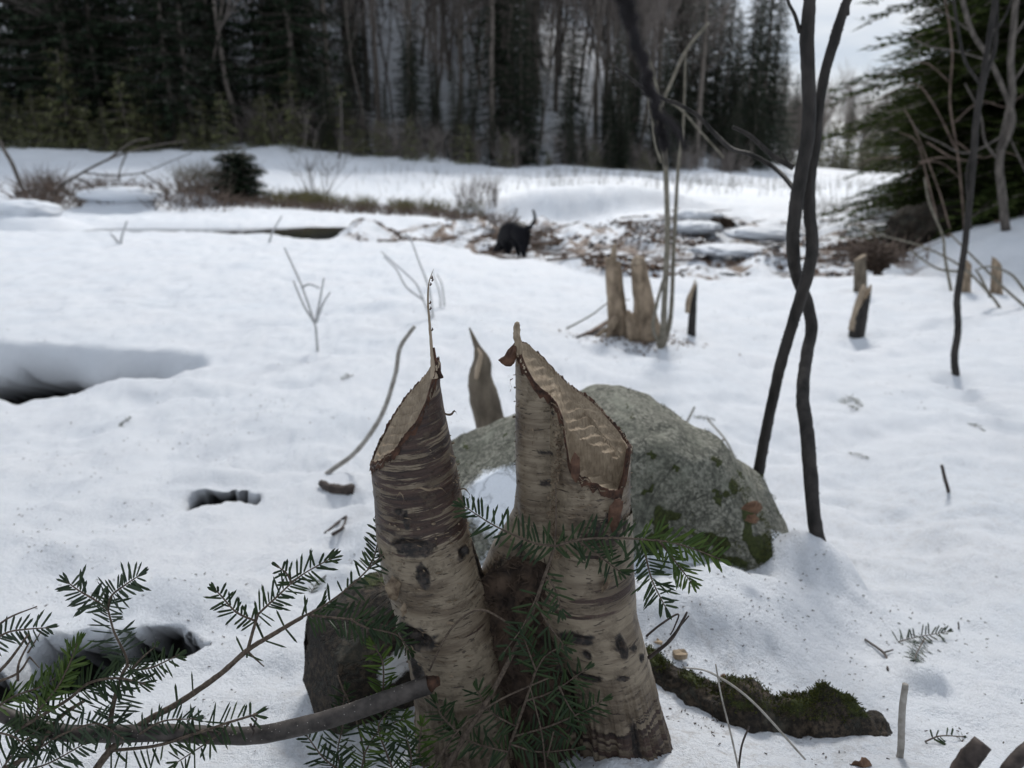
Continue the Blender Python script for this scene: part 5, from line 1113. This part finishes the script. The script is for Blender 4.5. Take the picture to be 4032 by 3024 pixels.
bare_sp = [make_conifer('spruce_tree', 'tall forest spruce with a bare lower trunk against the snowy slope', 'tree', h, r, b_, 'bare-trunked spruces in the far forest', 40 + i, m_, dens=.5, dead=60, gap=.42) for i, (h, r, b_, m_) in enumerate(((20, 3.0, .25, 'far_spruce'), (22, 3.2, .38, 'far_grey'), (18, 2.7, .12, 'far_grey')))]
greys = [make_conifer('fir_tree', 'grey-green thin fir standing at the left forest edge', 'tree', h, r, .03, 'grey-green firs at the forest edge', 60 + i, 'far_grey', dens=.8, nbr=6, gap=.12) for i, (h, r) in enumerate(((19, 2.6), (15, 2.2)))]
youngs = [make_conifer('young_pine', 'young olive-green pine at the foot of the far forest', 'young tree', h, r, .02, 'young pines along the forest foot', 80 + i, 'far_pine', dens=1.3, nbr=7, leafL=.26, W=.05, step=.22, xp=1) for i, (h, r) in enumerate(((3.2, 1.25), (2.2, 1.05)))]
hards = [make_hardwood('hardwood_tree', 'leafless grey-brown hardwood on the far forest slope', h, 100 + i, 'leafless hardwoods on the far slope') for i, h in enumerate((17, 20, 15))]
poles = [make_hardwood('hardwood_tree', 'slim leafless pole tree among the far trunks', h, 120 + i, 'slim pole trees in the far forest', spread=.35, fork=.7, r0=.075, lv=3) for i, h in enumerate((16, 19))]
used = {}
def put(protos, px, y, sc=1.0, py=None, rg=random, sink=0.0, label=None):
    pr = rg.choice(protos); x = P(px, 640, y).x; loc = Vector((x, y, gz(x, y) - .1 - sink)); rz = rg.uniform(0, 6.28)
    if pr.name not in used: used[pr.name] = 1; pr.location = loc; pr.rotation_euler = (0, 0, rz); pr.scale = (sc,) * 3; return pr
    return clone(pr, loc, rz, sc * rg.uniform(.92, 1.08), label)
def edge(px): # distance of the forest foot
    return float(np.interp(px, [-600, 0, 700, 1400, 2016, 2600, 2900, 3200, 3600], [37, 38.5, 40, 43, 46, 50.5, 57, 84, 84]))
rg = random.Random(99)
# dense dark front rows on the left
for px in list(range(-500, 1160, 92)):
    e0 = edge(px); pj = px + rg.uniform(-40, 40)
    put(spruces if rg.random() < .34 else greys + greys + hards, pj, e0 + rg.uniform(0.3, 4), rg.uniform(.8, 1.15), rg=rg)
for px in (250, 330, 430, 480, 700, 820, 870): put(spruces, px, edge(px) + rg.uniform(.5, 3), rg.uniform(.75, 1.1), rg=rg)
for px in range(-600, 1150, 75): put(spruces + bare_sp + greys + hards, px + rg.uniform(-50, 50), edge(px) + rg.uniform(5, 18), rg.uniform(.8, 1.1), rg=rg)
for px in range(-500, 1100, 110): put(bare_sp + hards + hards, px + rg.uniform(-50, 50), edge(px) + rg.uniform(18, 45), rg.uniform(.8, 1.1), rg=rg)
# middle: trunks against the white slope
for px, s_ in ((1440, .5), (1620, .7), (1985, .95), (2050, .75), (2260, .6), (2440, .55), (2590, .6), (1700, .35), (1850, .3), (1610, .45), (2380, .45), (2500, .42), (1130, .9), (930, .5)):
    put(spruces, px + rg.uniform(-15, 15), edge(px) + rg.uniform(.5, 7), s_ * rg.uniform(.9, 1.1), rg=rg)
for _ in range(34): px = rg.uniform(1100, 2750); put(bare_sp, px, edge(px) + rg.uniform(2, 26), rg.uniform(.8, 1.15), rg=rg)
for _ in range(80): px = rg.uniform(1080, 2800); put(poles, px, edge(px) + rg.uniform(2, 34), rg.uniform(.7, 1.15), rg=rg)
for _ in range(58): px = rg.uniform(1150, 2700); put(hards, px, edge(px) + rg.uniform(45, 95), rg.uniform(.9, 1.2), rg=rg)
for _ in range(70): px = rg.uniform(1150, 2780); put(hards, px, edge(px) + rg.uniform(4, 60), rg.uniform(.8, 1.15), rg=rg)
# right shoulder: tall spruces thinning out to the sky
for px, y, s_ in ((2640, 66, .85), (2700, 70, .95), (2760, 68, .98), (2800, 72, .78), (2880, 68, .80), (2930, 66, .86), (2985, 68, 1.0), (3020, 70, .78), (2840, 64, .70), (2900, 63, .55), (2960, 63, .50), (2740, 62, .5), (2610, 60, .45), (3060, 80, .5), (3110, 90, .48), (3160, 96, .42), (2870, 76, .85), (2950, 74, .8), (2820, 63, .4), (3000, 64, .35), (2680, 60, .35)):
    put(spruces, px, y, s_, rg=rg, label={2985: 'tallest spruce at the right end of the treeline, its spire against the sky', 2930: 'spruce just left of the tallest spire at the end of the treeline', 2800: 'spruce spire where the treeline first drops to open sky', 3160: 'lone low spruce at the far right end of the treeline', 3110: 'short spruce between the treeline and the twisted saplings'}.get(px))
for _ in range(110): px = rg.uniform(3040, 4100); put(spruces + hards, px, rg.uniform(86, 135), rg.uniform(.22, .40), rg=rg)
for _ in range(46): px = rg.uniform(3150, 3800); put(youngs + greys, px, rg.uniform(80, 92), rg.uniform(.25, .45) if rg.random() < .3 else rg.uniform(1, 1.6) * .8, rg=rg) if False else put(youngs, px, rg.uniform(80, 92), rg.uniform(.9, 1.7), rg=rg)
for _ in range(70): px = rg.uniform(2980, 3900); put(hards + spruces, px, rg.uniform(130, 230), rg.uniform(.35, .6), rg=rg)
# young pines along the foot of the wood
for px in (40, 110, 170, 240, 330, 360, 440, 500, 520, 560, 640, 720, 830, 880, 1000, 1050, 1200, 1330, 1420, 1500, 1280, 1600, 1810, 2000, 2330, 2540): put(youngs, px + rg.uniform(-20, 20), edge(px) - rg.uniform(.3, 2), rg.uniform(.55, 1.15), rg=rg)
for _ in range(60): px = rg.uniform(1080, 2980); put(spruces + spruces + youngs, px, edge(px) + rg.uniform(-.8, 2.5), rg.uniform(.12, .30) * (4 if rg.random() < 0 else 1) if False else rg.uniform(.14, .34), rg=rg)
for _ in range(16): px = rg.uniform(-200, 1200); put(youngs, px, edge(px) + rg.uniform(-1.2, .6), rg.uniform(.4, 1.5), rg=rg)
for px in (-60, 100, 180, 260, 380, 900, 1150, 1700): put(youngs, px, edge(px) - 2.5, .35, rg=rg)
# the little dark fir and a pale sapling on the creek bank
g0 = 18.2
fir = make_conifer('small_fir', 'small bushy dark fir alone on the creek bank at the left', 'young tree', 1.22, .66, .02, None, 300, 'far_spruce', dens=6, nbr=12, leafL=.15, W=.034, step=.06, xp=.42, trunk_r=.03, droop=.1)
x = P(940, 760, g0).x; fir.location = (x, g0, H + g0 * R(785))
rod('bare_sapling', 'pale bare sapling standing at the forest foot left of centre', 'sapling', [P(1335, 640, 40), P(1345, 480, 40), P(1340, 380, 40)], [4, 3.5, 3], 'grey_bark', 6)
# stump-like hemlocks at the right
def make_hemlock(seed, label, h=13):
    rg = random.Random(seed); t = thing('hemlock_tree', label, 'tree', (0, 0, 0)); tb = MB(); fb = MB()
    tb.tube([(0, 0, -.5), (.05, 0, h * .4), (0, .05, h * .75), (0, 0, h)], [.19, .14, .07, .01], 10, lump=.1)
    z = .1
    while z < h:
        f = z / h; Lm = 3.5 * (1 - f) ** .65 * (.8 + .2 * min(1, f * 6)); k = 6; a0 = rg.uniform(0, 6.28)
        for j in range(k):
            a = a0 + j * 1.047 + rg.gauss(0, .25); L = Lm * rg.uniform(.65, 1.1); d = Vector((math.cos(a), math.sin(a), rg.uniform(-.05, .30))); side = Vector((-math.sin(a), math.cos(a), 0))
            pts = [Vector((0, 0, z)) + d * (L * u_) + Vector((0, 0, -.30 * L * u_ * u_)) for u_ in (0, .25, .5, .75, 1)]; tb.tube(pts, [.035, .026, .018, .011, .004], 4, cap=False)
            m = int(L / .115)
            for q in range(int(m * .2), m):
                u_ = q / m; i = min(3, int(u_ * 4)); p = pts[i].lerp(pts[i + 1], u_ * 4 - i); bl = (L * .30) * (1.05 - u_) + .16
                for s_ in (-1, 1):
                    bd = (side * s_ + d * .75 + Vector((0, 0, rg.gauss(-.12, .12)))).normalized(); nq = max(2, int(bl / .10))
                    for w_ in range(nq):
                        pp = p + bd * (bl * (w_ + .5) / nq) + Vector((0, 0, -.12 * bl * ((w_ + .5) / nq) ** 2)); 
                        for s2 in (-1, 1):
                            ed_ = (bd + bd.cross(Vector((0, 0, 1))) * s2 * rg.uniform(.5, 1.1) + Vector((0, 0, rg.gauss(-.1, .2)))).normalized(); ws = ed_.cross(Vector((rg.gauss(0, .3), rg.gauss(0, .3), 1))).normalized() * .030
                            fb.add([pp - ws, pp + ed_ * rg.uniform(.10, .19), pp + ws], [(0, 1, 2)])
        z += rg.uniform(.20, .32) * (1 + f * .3)
    part(t, 'trunk', tb, M['trunk']); part(t, 'crown', fb, M['hemlock']); return t
hm = make_hemlock(5, 'large dark hemlock filling the upper right, limbs reaching left over the creek')
def hput(o, px, y, rz, sc, label=None, sink=.1):
    x = P(px, 800, y).x; o.location = (x, y, gz(x, y) - sink); o.rotation_euler.z = rz; o.scale = (sc,) * 3
    if label: o['label'] = label
hput(hm, 4090, 11.4, .4, 1.05)
for i, (px, y, rz, sc, lb) in enumerate(((3800, 13.6, 2.2, .60, 'lower bushy hemlock standing left of the large one at the right'), (4420, 10.2, 4.0, .9, 'hemlock at the right edge, mostly out of frame'), (3980, 17.5, 1.1, .95, 'hemlock half hidden behind the large hemlock'), (3700, 20, 3.3, .62, 'smallest hemlock, behind the lowest limbs over the snow'), (3860, 16, .2, .9, 'tall hemlock between the two nearest, deeper in'), (4230, 12.6, 2.8, 1.0, 'hemlock crowding the large one from the right'), (4350, 14.5, 5.0, .7, 'dark hemlock filling the gap behind the right-hand trunks'))):
    c = clone(hm, (0, 0, 0)); hput(c, px, y, rz, sc, lb)
# bare grey trees in front of the hemlocks
def gnarled(label, lines, y, mat='grey_bark', cat='tree', name='bare_tree'):
    t = thing(name, label, cat, P(lines[0][0][0][0], lines[0][0][0][1], y))
    for n_, (l, r) in enumerate(lines):
        b = MB(); path = spl([P(a[0], a[1], y + (a[2] if len(a) > 2 else 0)) for a in l], 6); b.tube(path, [.72 * v * PXM(y, 500) for v in np.linspace(r[0], r[1], len(path))], 8, lump=.15); part(t, 'trunk' if n_ == 0 else 'branch', b, M[mat])
gnarled('crooked grey bare tree in front of the hemlock at the right edge', [([(3960, 905), (3945, 760), (3935, 640), (3955, 520), (3985, 380), (3980, 250), (3990, 120), (4005, -40)], (24, 14)), ([(3945, 600), (3990, 480, -.1), (3970, 400), (3900, 240), (3830, 130), (3790, 0), (3780, -60)], (13, 11)),
   ([(3975, 540), (4040, 680)], (6, 5)), ([(3990, 150), (4050, 60)], (7, 5)), ([(3940, 640), (3880, 560), (3860, 450), (3800, 330)], (8, 4)), ([(3900, 240), (3760, 200), (3650, 180), (3540, 120)], (5, 3)), ([(3985, 330), (4040, 250)], (8, 6)), ([(3955, 530), (3850, 590), (3780, 600), (3700, 560), (3620, 520), (3560, 430)], (6, 3)), ([(3830, 130), (3730, 60), (3640, 20)], (4, 3))], 8.4)
gnarled('second bare grey tree with drooping side limbs behind the thin dark sapling', [([(3800, 960), (3790, 800), (3770, 600), (3740, 400), (3750, 200), (3720, 0), (3700, -60)], (7, 4)), ([(3770, 600), (3680, 420), (3600, 330), (3480, 380), (3420, 420)], (5, 2.5)), ([(3745, 330), (3650, 250), (3560, 260), (3450, 300)], (4, 2)), ([(3780, 700), (3700, 640), (3620, 650), (3560, 720)], (4, 2)), ([(3760, 480), (3860, 400), (3960, 420), (4040, 360)], (5, 3)), ([(3770, 560), (3860, 620), (3960, 600), (4050, 640)], (5, 3))], 9.5, 'brush')
# dark rocks at the foot of the hemlocks
for px, py, y, rx, ry, rz_, lb in ((3620, 905, 10.6, .38, .5, .34, 'dark rock showing at the creek edge under the hemlock'), (3860, 880, 11.2, .9, .6, .38, 'long shaded rock under the hemlock limbs'), (4000, 800, 11.6, .8, .5, .55, 'mossy rock against the hemlock foot at the right edge')):
    p = P(px, py, y); solo('rock', lump_mesh('rock', p, rx, ry, rz_, rough=.3, seed=px), M['dark_rock'], lb, 'rock')
# dark root mound by the creek at the right
p = P(3440, 1000, 8.0); solo('root_mound', lump_mesh('root_mound', p - Vector((0, 0, .03)), .17, .2, .13, rough=.7, fr=3, seed=3), M['litter'], 'dark mound of roots and brush at the creek edge behind the grey stump', 'roots')
b = MB(); rg = random.Random(31)
for _ in range(260):
    q = p + Vector((rg.gauss(.03, .2), rg.gauss(0, .15), rg.uniform(-.1, .06))); d = Vector((rg.gauss(0, 1), rg.gauss(0, .4), abs(rg.gauss(.3, .5)))).normalized(); b.tube([q, q + d * rg.uniform(.1, .35)], [.006, .002], 3)
solo('brush_twigs', b, M['brush'], 'tangle of dead twigs on the root mound', 'twigs', 'stuff')

# ------------------------------------------------------------------ creek: leaves, snags, sedge and brush
b1, b2 = MB(), MB(); rg = random.Random(17); rs = np.random.RandomState(5)
xs_ = rs.uniform(-3.5, 9.5, 60000); ys_ = rs.uniform(7.6, 18.2, 60000); cmv = creek_mask(xs_, ys_); nv_ = fbm(xs_ * .8, ys_ * 1.3, 88, 4) + rs.uniform(-.1, .1, 60000)
okm = (cmv > .5) & (nv_ > .12); zs_ = ground(xs_, ys_, False)
for i in np.nonzero(okm)[0][:9000]:
    p = Vector((xs_[i], ys_[i], max(zs_[i], H - 1.475) + .012)); a = rg.uniform(0, 6.28); l = rg.uniform(.02, .05); b = b1 if rg.random() < .6 else b2
    u_ = Vector((math.cos(a), math.sin(a), rg.gauss(0, .5))) * l; w_ = Vector((-math.sin(a), math.cos(a), rg.gauss(0, .5))) * l * .6; b.add([p - u_, p + w_, p + u_, p - w_], [(0, 1, 2, 3)])
solo('leaf_litter', b1, M['leaf'], 'reddish dead leaves strewn along the creek bed', 'leaves', 'stuff'); solo('leaf_litter', b2, M['litter'], 'dark rotten leaves strewn along the creek bed', 'leaves', 'stuff')
b = MB()
for _ in range(260):
    x = rg.uniform(-2, 8.5); y = rg.uniform(9, 17.5); q = Vector((x, y, gz(x, y) + .03)); a = rg.gauss(0, .5); l = rg.uniform(.2, .9); b.tube([q, q + Vector((math.cos(a), math.sin(a), rg.uniform(-.02, .12))) * l * .5, q + Vector((math.cos(a + .3), math.sin(a + .3), rg.uniform(-.02, .2))) * l], [.018, .013, .005], 4, lump=.2)
solo('driftwood', b, M['brush'], 'dead sticks littering the creek bed', 'sticks', 'stuff')
p = P(2800, 885, 15.5); solo('snag', lump_mesh('snag', p, .5, .3, .16, rough=.5, seed=8), M['litter'], 'black snag with a snow cap in the creek right of centre', 'log')
solo('snow_cap', lump_mesh('snow_cap', p + Vector((-.25, .1, .17)), .5, .35, .13, rough=.2, seed=9), M['snow'], 'rounded snow cap on the black snag', 'snow')
for px, py, y, rx, rz_, lb in ((2740, 895, 14.6, .5, .12, 'low rounded snow cap beside the black snag'), (3010, 920, 13.2, .7, .12, 'flat snow cap in the creek left of the twisted saplings'), (2880, 985, 11.3, .6, .09, 'snow patch on the near side of the creek')):
    pp = P(px, py, y); solo('snow_cap', lump_mesh('snow_cap', pp, rx, .45, rz_, rough=.2, seed=px), M['snow'], lb, 'snow')
def shrubs(mb, px0, px1, y0, y1, n, h0, h1, rr, lean=.25, tilt=0, rg=rg, k=1):
    pp = [rg.uniform(px0, px1) for _ in range(n)]; yy = [rg.uniform(y0, y1) for _ in range(n)]; xx = [P(a_, 800, b_).x for a_, b_ in zip(pp, yy)]
    zz_ = ground(np.array(xx), np.array(yy), False)
    for x, y, z in zip(xx, yy, zz_):
        z = float(z); h_ = rg.uniform(h0, h1); d = Vector((rg.gauss(tilt, lean), rg.gauss(0, lean), 1))
        mid = Vector((x, y, z)) + d * h_ * .5; mb.tube([Vector((x, y, z - .03)), mid, mid + (d + Vector((rg.gauss(0, .3), 0, -.1))) * h_ * .5], [rr, rr * .7, rr * .3], 3, cap=False)
        for _ in range(k): q = mid; mb.tube([q, q + Vector((rg.gauss(0, .5), rg.gauss(0, .3), .6)) * h_ * .5], [rr * .6, rr * .2], 3, cap=False)
b = MB()
for k_ in range(26): c_ = rg.uniform(1020, 1960); shrubs(b, c_ - 30, c_ + 30, 17.4, 19.2, 85, .06, rg.uniform(.16, .42), .006, .4)
solo('sedge_bank', b, M['sedge'], 'olive and brown sedge lining the far creek bank', 'sedge', 'stuff')
b = MB(); shrubs(b, 700, 2040, 16.6, 18.2, 1900, .06, .25, .008, .7); solo('brush_bank', b, M['brush'], 'low brown brush along the far water edge', 'brush', 'stuff')
b = MB(); shrubs(b, 1800, 1960, 18.4, 19.2, 110, .25, .85, .006, .18, k=2); solo('dead_shrub', b, M['brush'], 'reddish twiggy shrub at the right end of the brown bank', 'shrub')
b = MB(); shrubs(b, 1180, 1300, 19.5, 21, 26, .8, 1.5, .007, .35, k=3); solo('dead_shrub', b, M['grey_bark'], 'faint bare shrub in the snowfield behind the small fir', 'shrub')
b = MB()
for k_ in range(60):
    c_ = rg.uniform(900, 2900); y_ = edge(c_) + rg.uniform(-.8, 1.5); shrubs(b, c_ - 45, c_ + 45, y_ - .6, y_ + .8, 26, .5, rg.uniform(1.0, 3.2), .022, .28, k=3)
solo('forest_underbrush', b, M['far_twig'], 'grey-brown bare underbrush along the foot of the far forest', 'underbrush', 'stuff')
b = MB(); shrubs(b, 2150, 3550, 22, 40, 900, .15, .6, .007, .15, k=1); shrubs(b, 1400, 2200, 22, 34, 160, .15, .5, .006, .15); shrubs(b, 3150, 3560, 14.5, 20, 300, .1, .4, .006, .3)
solo('dead_stalks', b, M['olive_twig'], 'dead weed stalks poking through the far snowfield', 'weeds', 'stuff')
# brush pile and fallen branches, left
b = MB(); shrubs(b, 60, 900, 15.8, 18.0, 420, .15, .6, .010, .9, k=3); solo('brush_pile', b, M['brush'], 'tangled dead brush heap on the left creek bank', 'brush', 'stuff')
b = MB(); shrubs(b, 700, 920, 17.6, 19.5, 130, .4, 1.0, .009, .35, k=3); solo('dead_shrub', b, M['olive_twig'], 'grey-olive shrub just left of the small fir', 'shrub')
b = MB(); shrubs(b, 140, 240, 16.6, 17.8, 90, .4, .9, .007, .4, k=3); solo('dead_shrub', b, M['brush'], 'fine bare shrub beside the leaning pole at the left', 'shrub')
gnarled('fallen grey branch arching up right over the snow-capped rock', [([(205, 800), (235, 740), (290, 700), (400, 640), (500, 600), (620, 570), (740, 555)], (9, 3)), ([(330, 680), (440, 690), (560, 680), (660, 640), (760, 600)], (5, 2)), ([(420, 632), (520, 560), (590, 545)], (6, 3)), ([(300, 700), (360, 730), (400, 790)], (7, 4)), ([(500, 600), (470, 680), (480, 740)], (5, 3)), ([(560, 680), (640, 740), (700, 800)], (5, 3)), ([(240, 740), (320, 790), (290, 830)], (9, 6))], 16.6, 'grey_bark', 'branch', 'fallen_branch')
gnarled('pale leaning pole at the far left with a dark broken foot', [([(110, 770), (85, 735), (50, 650), (10, 580), (-20, 530)], (12, 9)), ([(60, 765), (100, 755), (150, 750)], (14, 8))], 16.9, 'grey_bark', 'pole', 'leaning_pole')
for px, py, y, rx, rz_, lb in ((80, 835, 13.6, .62, .22, 'large snow-capped rock at the left edge of the creek'), (470, 765, 16.1, .75, .16, 'long rounded snow cap on the left bank under the arching branch')):
    pp = P(px, py, y); solo('snow_cap', lump_mesh('snow_cap', pp, rx * 1.15, .5, rz_, rough=.12, seed=px), M['snow'], lb, 'snow')
# crumbs on the snow
b = MB(); rs = np.random.RandomState(3); n_ = 4200
y_ = np.exp(rs.uniform(math.log(.8), math.log(6.5), n_)); x_ = rs.uniform(-.75, .75, n_) * y_; keep = (vnoise(x_ * 1.5, y_ * 1.5, 5) + .6 * vnoise(x_ * 6, y_ * 5, 6)) > .12
z_ = ground(x_, y_)
for i in np.nonzero(keep)[0]:
    y = y_[i]; p = Vector((x_[i], y, z_[i] + .001)); l = rs.uniform(.001, .0055) * y ** .35; a = rs.uniform(0, 6.28); d = Vector((math.cos(a), math.sin(a), .1))
    b.tube([p, p + d * l], [l * .22, l * .12], 4)
rg = random.Random(77)
for _ in range(1300):
    p = Vector((hx + rg.gauss(.14, .26), .93 + rg.gauss(0, .15), 0)); p.z = gq(p.x, p.y) + .001
    if mn.noise(Vector((p.x * 14, p.y * 14, 2))) + .5 * mn.noise(Vector((p.x * 45, p.y * 45, 5))) < .02: continue
    l = rg.uniform(.001, .004); a = rg.uniform(0, 6.28); b.tube([p, p + Vector((math.cos(a), math.sin(a), .2)) * l], [l * .3, l * .15], 4)
solo('snow_crumbs', b, M['litter'], 'tiny bark and needle crumbs sprinkled on the snow', 'litter', 'stuff')
